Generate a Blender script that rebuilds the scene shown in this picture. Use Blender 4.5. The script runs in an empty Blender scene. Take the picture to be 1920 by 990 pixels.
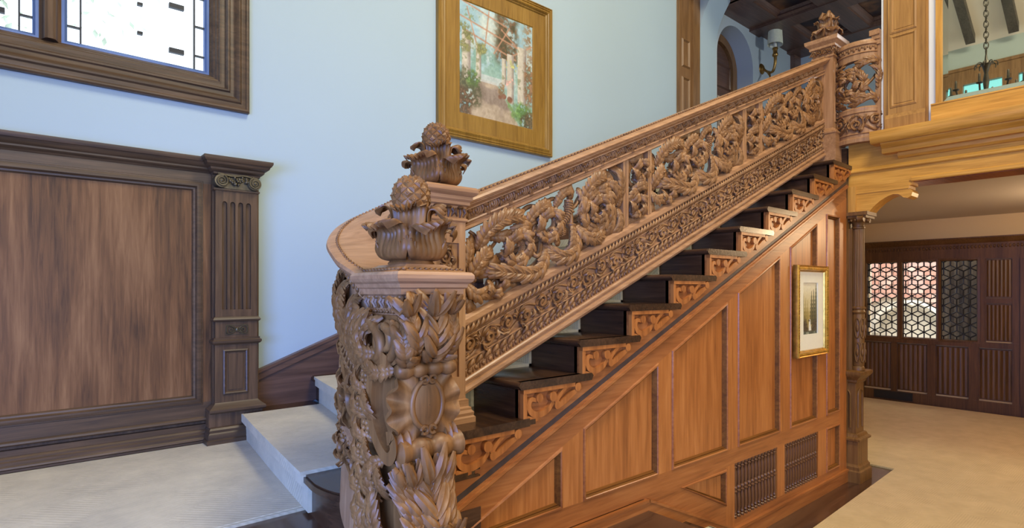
import bpy, math, random
import numpy as np
from math import sin, cos, pi, radians, hypot

# ------------------------------------------------------------------ camera, world, lights, exposure
SC = bpy.context.scene
COL = SC.collection
cam_d = bpy.data.cameras.new('camera')
cam_d.sensor_width = 36.0
cam_d.lens = 36.0 * 1073.0 / 1920.0
cam_d.shift_y = 47.0 / 1920.0
cam_d.clip_start = 0.05
cam = bpy.data.objects.new('camera', cam_d)
COL.objects.link(cam)
cam.location = (0.0, 0.0, 1.52)
cam.rotation_euler = (pi / 2, 0.0, -math.atan2(0.647, 0.763))
SC.camera = cam

world = bpy.data.worlds.new('sky')
SC.world = world
world.use_nodes = True
wn = world.node_tree.nodes
wn['Background'].inputs['Color'].default_value = (0.80, 0.90, 1.0, 1)
wn['Background'].inputs['Strength'].default_value = 2.6

SC.view_settings.view_transform = 'Standard'
SC.view_settings.look = 'None'
SC.view_settings.gamma = 1.0
SC.view_settings.use_curve_mapping = False
SC.view_settings.exposure = 0.0


def area(name, loc, aim, sx, sy, power, color):
    l = bpy.data.lights.new(name, 'AREA')
    l.shape = 'RECTANGLE'
    l.size, l.size_y, l.energy, l.color = sx, sy, power, color
    o = bpy.data.objects.new(name, l)
    COL.objects.link(o)
    o.location = loc
    d = np.array(aim, float) - np.array(loc, float)
    from mathutils import Vector
    o.rotation_euler = Vector(d).to_track_quat('-Z', 'Y').to_euler()
    return o


# daylight through the tall window of the left wall (out of frame), cool
area('left_window_daylight', (-1.66, 0.05, 1.45), (2.2, 3.4, 0.6), 2.4, 1.1, 105, (0.14, 0.31, 1.0)).data.spread = radians(115)
# daylight through the big windows of the hall behind the camera, warm
area('rear_window_daylight', (0.7, -4.85, 3.3), (3.2, 2.6, 2.4), 4.2, 3.4, 150, (1.0, 0.83, 0.58))
# area light added under the closed vault, raking the carving from above
area('vault_fill_light', (2.0, -0.2, 6.4), (2.4, 1.6, 1.5), 1.4, 1.8, 250, (1.0, 0.91, 0.68))
# area light added over the courtyard, brightens the brick in place of sun
area('courtyard_fill_light', (10.3, 2.6, 5.2), (11.45, 2.6, 1.2), 1.4, 3.0, 420, (1.0, 0.97, 0.92))


def lamp(name, loc, power, color, size=0.12):
    l = bpy.data.lights.new(name, 'POINT')
    l.energy, l.color, l.shadow_soft_size = power, color, size
    o = bpy.data.objects.new(name, l)
    COL.objects.link(o)
    o.location = loc
    return o


# ------------------------------------------------------------------ object helpers
def tag(o, label=None, cat=None, group=None, kind=None):
    if label: o['label'] = label
    if cat: o['category'] = cat
    if group: o['group'] = group
    if kind: o['kind'] = kind
    return o


def thing(name, label, cat, loc=(0, 0, 0), group=None, kind=None):
    o = bpy.data.objects.new(name, None)
    COL.objects.link(o)
    o.location = loc
    o.empty_display_size = 0.05
    return tag(o, label, cat, group, kind)


def wloc(o):
    p = np.zeros(3)
    while o is not None:
        p += np.array(o.location)
        o = o.parent
    return p


class M:
    """collects vertices and faces in world metres, then links them as one mesh object"""
    def __init__(s):
        s.v, s.f, s.n = [], [], 0

    def add(s, v, f):
        v = np.asarray(v, float).reshape(-1, 3)
        s.v.append(v)
        k = s.n
        s.f.extend([tuple(i + k for i in q) for q in f])
        s.n += len(v)
        return s

    def box(s, x0, x1, y0, y1, z0, z1):
        v = [(x, y, z) for x in (x0, x1) for y in (y0, y1) for z in (z0, z1)]
        return s.add(v, [(0, 1, 3, 2), (4, 6, 7, 5), (0, 4, 5, 1), (2, 3, 7, 6), (0, 2, 6, 4), (1, 5, 7, 3)])

    def prism(s, poly, a0, a1, axis='y'):
        """poly in the two other axes, extruded along axis from a0 to a1"""
        n = len(poly)
        v = []
        for a in (a0, a1):
            for p, q in poly:
                v.append({'x': (a, p, q), 'y': (p, a, q), 'z': (p, q, a)}[axis])
        f = [tuple(range(n)), tuple(range(2 * n - 1, n - 1, -1))]
        f += [(i, (i + 1) % n, n + (i + 1) % n, n + i) for i in range(n)]
        return s.add(v, f)

    def shear(s, poly, x0, x1, m, xr):
        """poly (y, z at x = xr) run from x0 to x1 on a slope m"""
        n = len(poly)
        v = [(x, y, z + m * (x - xr)) for x in (x0, x1) for y, z in poly]
        f = [tuple(range(n)), tuple(range(2 * n - 1, n - 1, -1))]
        f += [(i, (i + 1) % n, n + (i + 1) % n, n + i) for i in range(n)]
        return s.add(v, f)

    def sweep(s, path, prof, closed=False, up=(0, 0, 1), smooth_ends=True):
        """prof (side, up) swept along a polyline with mitred corners"""
        P = np.asarray(path, float)
        U = np.asarray(up, float)
        n = len(P)
        seg = np.roll(P, -1, 0) - P
        if not closed: seg = seg[:-1]
        S = np.cross(seg, U)
        S /= np.linalg.norm(S, axis=1)[:, None]
        k = len(prof)
        v = []
        for i in range(n):
            if closed: a, b = S[i - 1], S[i]
            else: a, b = S[max(i - 1, 0)], S[min(i, n - 2)]
            m = (a + b) / (1 + max(-0.8, float(a @ b)))
            for p, q in prof: v.append(P[i] + m * p + U * q)
        f = []
        for i in range(n if closed else n - 1):
            j = (i + 1) % n
            for q in range(k):
                r = (q + 1) % k
                f.append((i * k + q, j * k + q, j * k + r, i * k + r))
        if not closed:
            f.append(tuple(range(k)))
            f.append(tuple((n - 1) * k + q for q in range(k - 1, -1, -1)))
        return s.add(v, f)

    def tube(s, path, rad, sides=8, flat=1.0, fdir=None):
        P = np.asarray(path, float)
        n = len(P)
        R = np.broadcast_to(np.asarray(rad, float), (n,))
        T = np.gradient(P, axis=0)
        T /= np.linalg.norm(T, axis=1)[:, None] + 1e-9
        ref = np.array([0.13, -1, 0.07]) if fdir is None else np.asarray(fdir, float)
        A = np.cross(T, ref)
        bad = np.linalg.norm(A, axis=1) < 1e-3
        A[bad] = np.cross(T[bad], [0.3, 0.1, 1.0])
        A /= np.linalg.norm(A, axis=1)[:, None]
        Bv = np.cross(A, T)
        th = np.arange(sides) * 2 * pi / sides
        v = P[:, None] + R[:, None, None] * (A[:, None] * np.cos(th)[None, :, None] + flat * Bv[:, None] * np.sin(th)[None, :, None])
        f = [(i * sides + j, i * sides + (j + 1) % sides, (i + 1) * sides + (j + 1) % sides, (i + 1) * sides + j) for i in range(n - 1) for j in range(sides)]
        f.append(tuple(range(sides - 1, -1, -1)))
        f.append(tuple((n - 1) * sides + j for j in range(sides)))
        return s.add(v.reshape(-1, 3), f)

    def lathe(s, prof, c, sides=24, axis='z', arc=2 * pi, a0=0.0):
        """prof (r, h) turned about an axis through c"""
        k = len(prof)
        full = arc > 6.28
        m = sides if full else sides + 1
        v = []
        for i in range(m):
            a = a0 + arc * i / sides
            for r, h in prof:
                p, q = r * cos(a), r * sin(a)
                d = {'z': (p, q, h), 'x': (h, p, q), 'y': (p, h, q)}[axis]
                v.append((c[0] + d[0], c[1] + d[1], c[2] + d[2]))
        f = []
        for i in range(sides):
            j = (i + 1) % m
            for q in range(k - 1):
                f.append((i * k + q, j * k + q, j * k + q + 1, i * k + q + 1))
        if full:
            f.append(tuple(i * k for i in range(m))[::-1])
            f.append(tuple(i * k + k - 1 for i in range(m)))
        return s.add(v, f)

    def blob(s, c, r, n=6, m=8):
        """an ellipsoid bump"""
        r = np.broadcast_to(np.asarray(r, float), (3,))
        v = [(c[0], c[1], c[2] - r[2])]
        for i in range(1, n):
            t = -pi / 2 + pi * i / n
            for j in range(m):
                a = 2 * pi * j / m
                v.append((c[0] + r[0] * cos(t) * cos(a), c[1] + r[1] * cos(t) * sin(a), c[2] + r[2] * sin(t)))
        v.append((c[0], c[1], c[2] + r[2]))
        f = [(0, 1 + (j + 1) % m, 1 + j) for j in range(m)]
        for i in range(n - 2):
            for j in range(m):
                a, b = 1 + i * m + j, 1 + i * m + (j + 1) % m
                f.append((a, b, b + m, a + m))
        L = 1 + (n - 1) * m
        f += [(L - m + j, L - m + (j + 1) % m, L) for j in range(m)]
        return s.add(v, f)

    def grid(s, V, thick=None):
        """V[nu, nv, 3] surface; thick gives it a back shell"""
        nu, nv = V.shape[:2]
        q = [(i * nv + j, i * nv + j + 1, (i + 1) * nv + j + 1, (i + 1) * nv + j) for i in range(nu - 1) for j in range(nv - 1)]
        if not thick: return s.add(V.reshape(-1, 3), q)
        du = np.gradient(V, axis=0); dv = np.gradient(V, axis=1)
        N = np.cross(du, dv)
        N /= np.linalg.norm(N, axis=2)[..., None] + 1e-9
        W = V - N * thick
        o = nu * nv
        f = [t[::-1] for t in q] + [tuple(i + o for i in t) for t in q]
        e = [i * nv for i in range(nu)]
        ring = [j for j in range(nv)] + [i * nv + nv - 1 for i in range(1, nu)] + [(nu - 1) * nv + j for j in range(nv - 2, -1, -1)] + [i * nv for i in range(nu - 2, 0, -1)]
        for a, b in zip(ring, ring[1:] + ring[:1]): f.append((a, b, b + o, a + o))
        return s.add(np.concatenate([V.reshape(-1, 3), W.reshape(-1, 3)]), f)

    def obj(s, name, mat, parent=None, smooth=35, label=None, kind=None):
        V = np.concatenate(s.v) if s.v else np.zeros((0, 3))
        if parent is not None: V = V - wloc(parent)
        me = bpy.data.meshes.new(name)
        me.from_pydata(V.tolist(), [], s.f)
        me.validate()
        import bmesh
        bm = bmesh.new(); bm.from_mesh(me)
        bmesh.ops.recalc_face_normals(bm, faces=bm.faces)
        bm.to_mesh(me); bm.free()
        if smooth:
            me.shade_smooth()
            me.set_sharp_from_angle(angle=radians(smooth))
        me.materials.append(mat)
        o = bpy.data.objects.new(name, me)
        COL.objects.link(o)
        if parent is not None: o.parent = parent
        if label: o['label'] = label
        if kind: o['kind'] = kind
        return o


def struct(name, m, mat, label=None, cat=None, smooth=35):
    o = m.obj(name, mat, None, smooth)
    return tag(o, label, cat, None, 'structure')


def dup(root, loc, label=None):
    """copy a thing with its parts and sub-parts"""
    r = root.copy(); COL.objects.link(r); r.location = loc
    if label: r['label'] = label
    for ch in list(root.children):
        c = ch.copy(); COL.objects.link(c); c.parent = r
        for g in list(ch.children):
            d = g.copy(); COL.objects.link(d); d.parent = c
    return r


def dup_part(o, parent, off):
    """copy of a part (and its sub-parts) moved by off, under parent"""
    c = o.copy(); COL.objects.link(c); c.parent = parent
    c.location = np.array(o.location) + np.array(off)
    for g in list(o.children):
        d = g.copy(); COL.objects.link(d); d.parent = c
    return c


# ------------------------------------------------------------------ curve and carving helpers
def crv(pts, n=24):
    """smooth Catmull-Rom curve through pts"""
    P = np.asarray(pts, float)
    P = np.vstack([2 * P[0] - P[1], P, 2 * P[-1] - P[-2]])
    k = len(P) - 3
    t = np.linspace(0, k - 1e-9, n)
    i = t.astype(int); u = (t - i)[:, None]
    a, b, c, d = P[i], P[i + 1], P[i + 2], P[i + 3]
    return 0.5 * (2 * b + (c - a) * u + (2 * a - 5 * b + 4 * c - d) * u ** 2 + (3 * b - a - 3 * c + d) * u ** 3)


def leaf_grid(path, up, W, lobes=5, depth=0.45, flute=0.12, cup=0.25, nv=11, base=0.45, tip=0.12, ruffle=0.0, rib=1.5):
    """acanthus leaf: fluted lobes along a spine; up is the facing of the blade"""
    P = np.asarray(path, float)
    n = max(len(P), int(lobes * 9) if nv > 6 else len(P))
    P = crv(P, n) if n > len(P) else P
    T = np.gradient(P, axis=0)
    T /= np.linalg.norm(T, axis=1)[:, None] + 1e-9
    U = np.broadcast_to(np.asarray(up, float), (n, 3)).copy()
    U -= T * np.sum(U * T, axis=1)[:, None]
    nn = np.linalg.norm(U, axis=1)
    for i in range(n):
        if nn[i] < 0.15 and i > 0:
            U[i] = U[i - 1] - T[i] * (U[i - 1] @ T[i])
    for i in range(1, n):            # keep the facing continuous where the leaf curls over
        if (U[i] @ U[i - 1]) < 0: U[i] = -U[i]
    U /= np.linalg.norm(U, axis=1)[:, None] + 1e-9
    B = np.cross(T, U)
    u = np.linspace(0, 1, n)
    prof = base + (1 - base) * np.sin(pi * np.clip(u / 0.9, 0, 1) * 0.5) ** 1.2
    prof *= np.where(u > 0.62, np.sqrt(np.clip(1 - ((u - 0.62) / 0.38) ** 2, 0, 1)) * (1 - tip) + tip, 1.0)
    v = np.linspace(-1, 1, nv)
    av = np.abs(v)
    ph = u[:, None] * lobes - 0.85 * av[None] ** 1.1
    lob = np.abs(np.cos(pi * (u * lobes - 0.5)))           # outline lobes
    w = prof * (1 - depth * (1 - lob ** 0.8))
    wid = W * w[:, None] * v[None]
    adv = 0.50 * W * (av[None] ** 1.4) * prof[:, None]       # lobes point forward
    ridge = np.abs(np.cos(pi * ph * rib)) ** 0.7 - 0.5         # sharp valleys between rounded ribs
    h = W * (cup * av[None] ** 2 + 1.7 * flute * ridge * av[None] ** 0.55 - 0.16 * np.exp(-(av[None] / 0.14) ** 2))
    if ruffle: h = h + W * ruffle * np.sin(2 * pi * ph + 1.0) * av[None] ** 2
    h = h * (0.35 + 0.65 * prof[:, None])
    return P[:, None] + B[:, None] * wid[..., None] + T[:, None] * adv[..., None] + U[:, None] * h[..., None]


def frames(P, up):
    n = len(P)
    T = np.gradient(P, axis=0); T /= np.linalg.norm(T, axis=1)[:, None] + 1e-9
    U = np.broadcast_to(np.asarray(up, float), (n, 3)).copy()
    U -= T * np.sum(U * T, axis=1)[:, None]
    nn = np.linalg.norm(U, axis=1)
    for i in range(1, n):
        if nn[i] < 0.15: U[i] = U[i - 1] - T[i] * (U[i - 1] @ T[i])
        if (U[i] @ U[i - 1]) < 0: U[i] = -U[i]
    U /= np.linalg.norm(U, axis=1)[:, None] + 1e-9
    return T, U, np.cross(T, U)


def acan(m, path, up, W, pairs=5, alpha=0.80, thick=0.008, base=0.5, plump=0.75, fat=1.0):
    """carved acanthus leaf: a grooved mid rib with overlapping pointed fingers on both sides"""
    n = 26
    P = crv(path, n) if len(path) != n else np.asarray(path, float)
    T, U, B = frames(P, up)
    u = np.linspace(0, 1, n)
    prof = base + (1 - base) * np.sin(pi * np.clip(u / 0.8, 0, 1) * 0.5) ** 1.1
    prof *= np.where(u > 0.55, np.sqrt(np.clip(1 - ((u - 0.55) / 0.52) ** 2, 0, 1)), 1.0)
    v = np.linspace(-1, 1, 7); av = np.abs(v)
    h = W * (0.16 * np.cos(av * pi / 2) - 0.14 * np.exp(-(av / 0.2) ** 2))
    bw = W * (0.60 * prof + 0.05)
    m.grid(P[:, None] + B[:, None] * (bw[:, None] * v[None])[..., None] + U[:, None] * np.broadcast_to(h, (n, 7))[..., None], thick)
    tot = np.sum(np.linalg.norm(np.diff(P, axis=0), axis=1))
    pairs = max(4, int(round(tot / (0.40 * fat * W))))
    t = np.linspace(0, 1, 8)
    wl_ = np.array([0.62, 0.80, 0.94, 1.0, 0.96, 0.80, 0.52, 0.08])
    vv = np.linspace(-1, 1, 5)
    cr = np.array([0.0, 0.85, 0.35, 0.85, 0.0])
    sp = tot / (pairs + 0.5)
    for i in range(pairs + 1):
        for s in ((-1, 1) if i < pairs else (0,)):
            u0 = min(0.97, 0.94 * (i + 0.05) / (pairs + 0.1)) if s else 0.82
            k = u0 * (n - 1); a = int(k); f = k - a; b = min(a + 1, n - 1)
            q, tt, uu, bb = (X[a] * (1 - f) + X[b] * f for X in (P, T, U, B))
            pr = prof[a] * (1 - f) + prof[b] * f
            L = W * (0.22 + 0.98 * pr) * (1.0 + 0.16 * (i % 3 - 1)) if s else max(W * 0.45, tot * 0.16)
            al = alpha * (1.15 - 0.75 * u0) if s else 0
            d = bb * (s * sin(al)) + tt * cos(al)
            C = q[None] + d[None] * (L * t)[:, None] + tt[None] * (0.30 * L * t ** 2)[:, None] * abs(s) + uu[None] * (W * (0.12 + 0.14 * np.sin(pi * t) - 0.16 * t ** 2) + 0.05 * W * (i % 3))[:, None]
            side = np.cross(d, uu); side /= np.linalg.norm(side) + 1e-9
            hw = 0.17 * fat * L if s else 0.22 * L
            V = C[:, None] + side[None, None] * (hw * wl_[:, None] * vv[None])[..., None] + uu[None, None] * (plump * hw * wl_[:, None] * cr[None])[..., None]
            m.grid(V, thick * 0.9)
    return m


def leaf(m, path, up, W, thick=None, **k):
    m.grid(leaf_grid(path, up, W, **k), thick or W * 0.16)


def arc2(p, th, ln, kap, n=14, kap2=None):
    """2-D path from p heading th, with curvature going kap -> kap2 (turns over its length)"""
    kap2 = kap if kap2 is None else kap2
    s = np.linspace(0, 1, n)
    a = th + kap * s + (kap2 - kap) * s ** 2 / 2
    d = np.stack([np.cos(a), np.sin(a)], 1) * ln / (n - 1)
    q = np.vstack([[0, 0], np.cumsum((d[:-1] + d[1:]) / 2, 0)])
    return np.asarray(p) + q


def spiral2(c, r0, r1, a0, turns, n=40):
    t = np.linspace(0, 1, n)
    r = r0 + (r1 - r0) * t ** 0.85
    a = a0 + turns * 2 * pi * t
    return np.stack([c[0] + r * np.cos(a), c[1] + r * np.sin(a)], 1)
# ------------------------------------------------------------------ materials
def mat_base(name):
    m = bpy.data.materials.new(name)
    m.use_nodes = True
    nt = m.node_tree
    return m, nt, nt.nodes, nt.links, nt.nodes['Principled BSDF']


def ramp(nodes, stops):
    r = nodes.new('ShaderNodeValToRGB')
    e = r.color_ramp.elements
    e[0].position, e[0].color = stops[0][0], (*stops[0][1], 1)
    e[1].position, e[1].color = stops[-1][0], (*stops[-1][1], 1)
    for p, c in stops[1:-1]:
        x = e.new(p); x.color = (*c, 1)
    return r


def wood(name, dark, mid, light, axis='z', rough=0.42, figure=0.35, grain=1.0, slope=None, bump=0.12, coat=0.0, fig_scale=1.0, spec=0.5):
    m, nt, N, L, P = mat_base(name)
    tc = N.new('ShaderNodeTexCoord')
    mp = N.new('ShaderNodeMapping')
    L.new(tc.outputs['Object'], mp.inputs['Vector'])
    if slope is not None: mp.inputs['Rotation'].default_value = (0, math.atan(slope), 0)
    sc = {'x': (0.9, 16, 16), 'y': (16, 0.9, 16), 'z': (16, 16, 0.9)}[axis]
    mp.inputs['Scale'].default_value = [q * grain for q in sc]
    n1 = N.new('ShaderNodeTexNoise'); n1.inputs['Scale'].default_value = 3.2; n1.inputs['Detail'].default_value = 7; n1.inputs['Roughness'].default_value = 0.62; n1.inputs['Distortion'].default_value = 0.6
    L.new(mp.outputs[0], n1.inputs['Vector'])
    mp2 = N.new('ShaderNodeMapping')
    L.new(tc.outputs['Object'], mp2.inputs['Vector'])
    if slope is not None: mp2.inputs['Rotation'].default_value = (0, math.atan(slope), 0)
    sc2 = {'x': (0.5, 4, 4), 'y': (4, 0.5, 4), 'z': (4, 4, 0.5)}[axis]
    mp2.inputs['Scale'].default_value = [q * fig_scale for q in sc2]
    n2 = N.new('ShaderNodeTexNoise'); n2.inputs['Scale'].default_value = 1.3; n2.inputs['Detail'].default_value = 3; n2.inputs['Distortion'].default_value = 1.6
    L.new(mp2.outputs[0], n2.inputs['Vector'])
    mx = N.new('ShaderNodeMix'); mx.data_type = 'FLOAT'; mx.inputs[0].default_value = figure
    L.new(n1.outputs[0], mx.inputs[2]); L.new(n2.outputs[0], mx.inputs[3])
    r = ramp(N, [(0.32, dark), (0.5, mid), (0.68, light)])
    L.new(mx.outputs[0], r.inputs[0])
    L.new(r.outputs[0], P.inputs['Base Color'])
    P.inputs['Roughness'].default_value = rough
    P.inputs['Coat Weight'].default_value = coat
    P.inputs['Specular IOR Level'].default_value = spec
    P.inputs['Coat Roughness'].default_value = 0.15
    if bump:
        b = N.new('ShaderNodeBump'); b.inputs['Strength'].default_value = bump; b.inputs['Distance'].default_value = 0.004
        L.new(n1.outputs[0], b.inputs['Height']); L.new(b.outputs[0], P.inputs['Normal'])
    return m


def plain(name, col, rough=0.6, metal=0.0, var=0.0, scale=8.0, bump=0.0):
    m, nt, N, L, P = mat_base(name)
    P.inputs['Roughness'].default_value = rough
    P.inputs['Metallic'].default_value = metal
    tc = N.new('ShaderNodeTexCoord')
    n = N.new('ShaderNodeTexNoise'); n.inputs['Scale'].default_value = scale; n.inputs['Detail'].default_value = 5
    L.new(tc.outputs['Object'], n.inputs['Vector'])
    r = ramp(N, [(0.3, tuple(c * (1 - var) for c in col)), (0.7, tuple(min(1, c * (1 + var)) for c in col))])
    L.new(n.outputs[0], r.inputs[0]); L.new(r.outputs[0], P.inputs['Base Color'])
    if bump:
        b = N.new('ShaderNodeBump'); b.inputs['Strength'].default_value = bump; b.inputs['Distance'].default_value = 0.004
        L.new(n.outputs[0], b.inputs['Height']); L.new(b.outputs[0], P.inputs['Normal'])
    return m


def carpet_mat(name, a, b):
    m, nt, N, L, P = mat_base(name)
    P.inputs['Roughness'].default_value = 0.95
    P.inputs['Sheen Weight'].default_value = 0.2
    tc = N.new('ShaderNodeTexCoord')
    vo = N.new('ShaderNodeTexVoronoi'); vo.inputs['Scale'].default_value = 6.5
    L.new(tc.outputs['Object'], vo.inputs['Vector'])
    w1 = N.new('ShaderNodeTexWave'); w1.inputs['Scale'].default_value = 22; w1.inputs['Distortion'].default_value = 1.5; w1.bands_direction = 'DIAGONAL'
    w2 = N.new('ShaderNodeTexWave'); w2.inputs['Scale'].default_value = 22; w2.inputs['Distortion'].default_value = 1.5; w2.bands_direction = 'Y'
    for w in (w1, w2): L.new(tc.outputs['Object'], w.inputs['Vector'])
    gt = N.new('ShaderNodeMath'); gt.operation = 'GREATER_THAN'; gt.inputs[1].default_value = 0.5
    sp = N.new('ShaderNodeSeparateColor'); L.new(vo.outputs['Color'], sp.inputs[0]); L.new(sp.outputs[0], gt.inputs[0])
    mx = N.new('ShaderNodeMix'); mx.data_type = 'FLOAT'
    L.new(gt.outputs[0], mx.inputs[0]); L.new(w1.outputs['Fac'], mx.inputs[2]); L.new(w2.outputs['Fac'], mx.inputs[3])
    n = N.new('ShaderNodeTexNoise'); n.inputs['Scale'].default_value = 5; n.inputs['Detail'].default_value = 8; n.inputs['Roughness'].default_value = 0.7
    L.new(tc.outputs['Object'], n.inputs['Vector'])
    mf = N.new('ShaderNodeMix'); mf.data_type = 'FLOAT'; mf.inputs[0].default_value = 0.84
    L.new(mx.outputs[0], mf.inputs[2]); L.new(n.outputs[0], mf.inputs[3])
    r = ramp(N, [(0.25, a), (0.7, b)])
    L.new(mf.outputs[0], r.inputs[0]); L.new(r.outputs[0], P.inputs['Base Color'])
    bp = N.new('ShaderNodeBump'); bp.inputs['Strength'].default_value = 0.45; bp.inputs['Distance'].default_value = 0.006
    L.new(mf.outputs[0], bp.inputs['Height']); L.new(bp.outputs[0], P.inputs['Normal'])
    return m


SL = 0.4317      # stair slope
SB = 0.420       # balustrade slope
OAK = wood('oak_carved', (0.23, 0.108, 0.044), (0.35, 0.178, 0.082), (0.47, 0.260, 0.128), 'z', 0.40, 0.35)
OAKS = wood('oak_rail', (0.23, 0.110, 0.046), (0.36, 0.182, 0.086), (0.48, 0.265, 0.132), 'x', 0.38, 0.3, slope=SB)
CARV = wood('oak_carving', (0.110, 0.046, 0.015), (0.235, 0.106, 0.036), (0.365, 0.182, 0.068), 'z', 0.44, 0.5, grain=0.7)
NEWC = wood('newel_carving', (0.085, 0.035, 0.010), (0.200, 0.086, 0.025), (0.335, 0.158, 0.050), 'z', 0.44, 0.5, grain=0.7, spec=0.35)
OAKX = wood('oak_rail_level', (0.23, 0.108, 0.044), (0.35, 0.176, 0.080), (0.47, 0.255, 0.125), 'x', 0.38, 0.3)
PAN = wood('oak_panel', (0.22, 0.066, 0.014), (0.385, 0.128, 0.028), (0.52, 0.200, 0.052), 'z', 0.36, 0.45)
PANX = wood('oak_panel_rail', (0.19, 0.057, 0.013), (0.33, 0.108, 0.026), (0.44, 0.166, 0.044), 'x', 0.36, 0.4)
PANS = wood('oak_stringer', (0.19, 0.058, 0.014), (0.32, 0.106, 0.028), (0.43, 0.165, 0.048), 'x', 0.36, 0.4, slope=SL)
HON = wood('oak_honey', (0.34, 0.15, 0.024), (0.52, 0.25, 0.045), (0.66, 0.35, 0.078), 'z', 0.38, 0.4)
HONY = wood('oak_honey_beam', (0.38, 0.17, 0.024), (0.58, 0.28, 0.045), (0.72, 0.38, 0.078), 'y', 0.38, 0.4)
WAL = wood('walnut_figured', (0.040, 0.021, 0.011), (0.145, 0.067, 0.026), (0.245, 0.125, 0.054), 'z', 0.5, 0.55, 1.5, fig_scale=1.2, bump=0.05, spec=0.25)
WALP = wood('walnut_plain', (0.045, 0.027, 0.017), (0.092, 0.051, 0.025), (0.150, 0.086, 0.044), 'z', 0.5, 0.3, spec=0.3)
WALX = wood('walnut_moulding', (0.040, 0.025, 0.017), (0.080, 0.046, 0.024), (0.128, 0.076, 0.042), 'x', 0.42, 0.3, spec=0.4)
MAH = wood('mahogany_skirt', (0.07, 0.036, 0.024), (0.12, 0.062, 0.040), (0.17, 0.09, 0.058), 'x', 0.35, 0.4, slope=SL)
TRD = wood('tread_dark', (0.020, 0.010, 0.006), (0.046, 0.021, 0.010), (0.088, 0.041, 0.019), 'y', 0.27, 0.4, coat=0.12, spec=0.4)
FLD = wood('floor_dark', (0.035, 0.016, 0.009), (0.070, 0.032, 0.017), (0.12, 0.058, 0.030), 'x', 0.25, 0.4, coat=0.3)
LIN = wood('linenfold_oak', (0.048, 0.020, 0.007), (0.092, 0.041, 0.014), (0.145, 0.068, 0.025), 'z', 0.4, 0.4)
COF = wood('coffer_dark', (0.075, 0.038, 0.024), (0.125, 0.064, 0.042), (0.19, 0.10, 0.066), 'x', 0.34, 0.4)
MOU = wood('oak_moulding', (0.085, 0.030, 0.006), (0.150, 0.054, 0.009), (0.23, 0.090, 0.016), 'x', 0.6, 0.4, slope=SL, spec=0.15)
COLM = wood('column_oak', (0.085, 0.036, 0.008), (0.155, 0.070, 0.018), (0.23, 0.112, 0.034), 'z', 0.42, 0.4, spec=0.35)
SPN = wood('oak_spindle', (0.075, 0.028, 0.011), (0.13, 0.052, 0.020), (0.19, 0.082, 0.033), 'z', 0.32, 0.4)
HONB = wood('oak_honey_brown', (0.22, 0.095, 0.022), (0.36, 0.175, 0.045), (0.47, 0.245, 0.07), 'z', 0.4, 0.4)
BRN = wood('trim_olive_oak', (0.12, 0.055, 0.018), (0.21, 0.105, 0.036), (0.30, 0.16, 0.062), 'z', 0.4, 0.4)
BEA = wood('vault_beam', (0.05, 0.04, 0.03), (0.09, 0.075, 0.055), (0.13, 0.11, 0.085), 'x', 0.7, 0.4)
GILT = wood('frame_gilt_oak', (0.15, 0.070, 0.008), (0.25, 0.130, 0.018), (0.34, 0.190, 0.034), 'z', 0.36, 0.4)
INK = plain('dark_inlay', (0.055, 0.035, 0.030), 0.45, 0, 0.3, 20)
WALLM = plain('wall_plaster', (0.385, 0.485, 0.530), 0.75, 0, 0.012, 1.5, 0.02)
WALLH = plain('hall_plaster', (0.44, 0.50, 0.52), 0.8, 0, 0.02, 1.5)
CREAM = plain('cream_plaster', (0.58, 0.425, 0.235), 0.8, 0, 0.02, 1.5)
CEIL = plain('ceiling_paint', (0.54, 0.47, 0.41), 0.8, 0, 0.02, 1.0)
VAULT = plain('vault_paint', (0.90, 0.78, 0.60), 0.8, 0, 0.02, 1.0)
SAGE = plain('sage_paint', (0.42, 0.48, 0.43), 0.8, 0, 0.02, 1.0)
WHITE = plain('white_paint', (0.80, 0.80, 0.78), 0.6, 0, 0.02, 1.0)
CARP = carpet_mat('carpet_ivory', (0.33, 0.28, 0.17), (0.58, 0.505, 0.335))
CARPG = carpet_mat('carpet_gold', (0.42, 0.285, 0.115), (0.60, 0.43, 0.20))
LEAD = plain('lead_came', (0.03, 0.032, 0.038), 0.5, 0.6, 0.2, 30)
BLUEF = plain('steel_casement', (0.09, 0.15, 0.34), 0.4, 0.3, 0.1, 10)
BRASS = plain('antique_brass', (0.42, 0.24, 0.07), 0.32, 0.9, 0.25, 25)
IRON = plain('wrought_iron', (0.06, 0.05, 0.035), 0.5, 0.7, 0.3, 25)
GOLD = plain('gold_leaf', (0.62, 0.34, 0.06), 0.28, 0.85, 0.3, 30)
MATB = plain('mat_board', (0.78, 0.73, 0.58), 0.8, 0, 0.02, 30)
SHADE = plain('shade_fabric', (0.70, 0.68, 0.50), 0.9, 0, 0.06, 40)
BRONZE = plain('bronze_wash', (0.10, 0.08, 0.045), 0.38, 0.4, 0.35, 40)
STONE = plain('pale_stone', (0.62, 0.58, 0.50), 0.85, 0, 0.12, 6)
BRICK = plain('red_brick', (0.48, 0.20, 0.13), 0.85, 0, 0.25, 6)
GREY = plain('grey_curtain', (0.26, 0.24, 0.22), 0.9, 0, 0.08, 6)
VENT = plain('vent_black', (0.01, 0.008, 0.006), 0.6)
LEAFG = plain('foliage', (0.50, 0.56, 0.42), 0.8, 0, 0.4, 6)


def glass_mat(name, tint=(1, 1, 1), rough=0.0):
    m, nt, N, L, P = mat_base(name)
    P.inputs['Base Color'].default_value = (*tint, 1)
    P.inputs['Roughness'].default_value = rough
    P.inputs['Transmission Weight'].default_value = 1.0
    P.inputs['IOR'].default_value = 1.03
    return m


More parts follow.
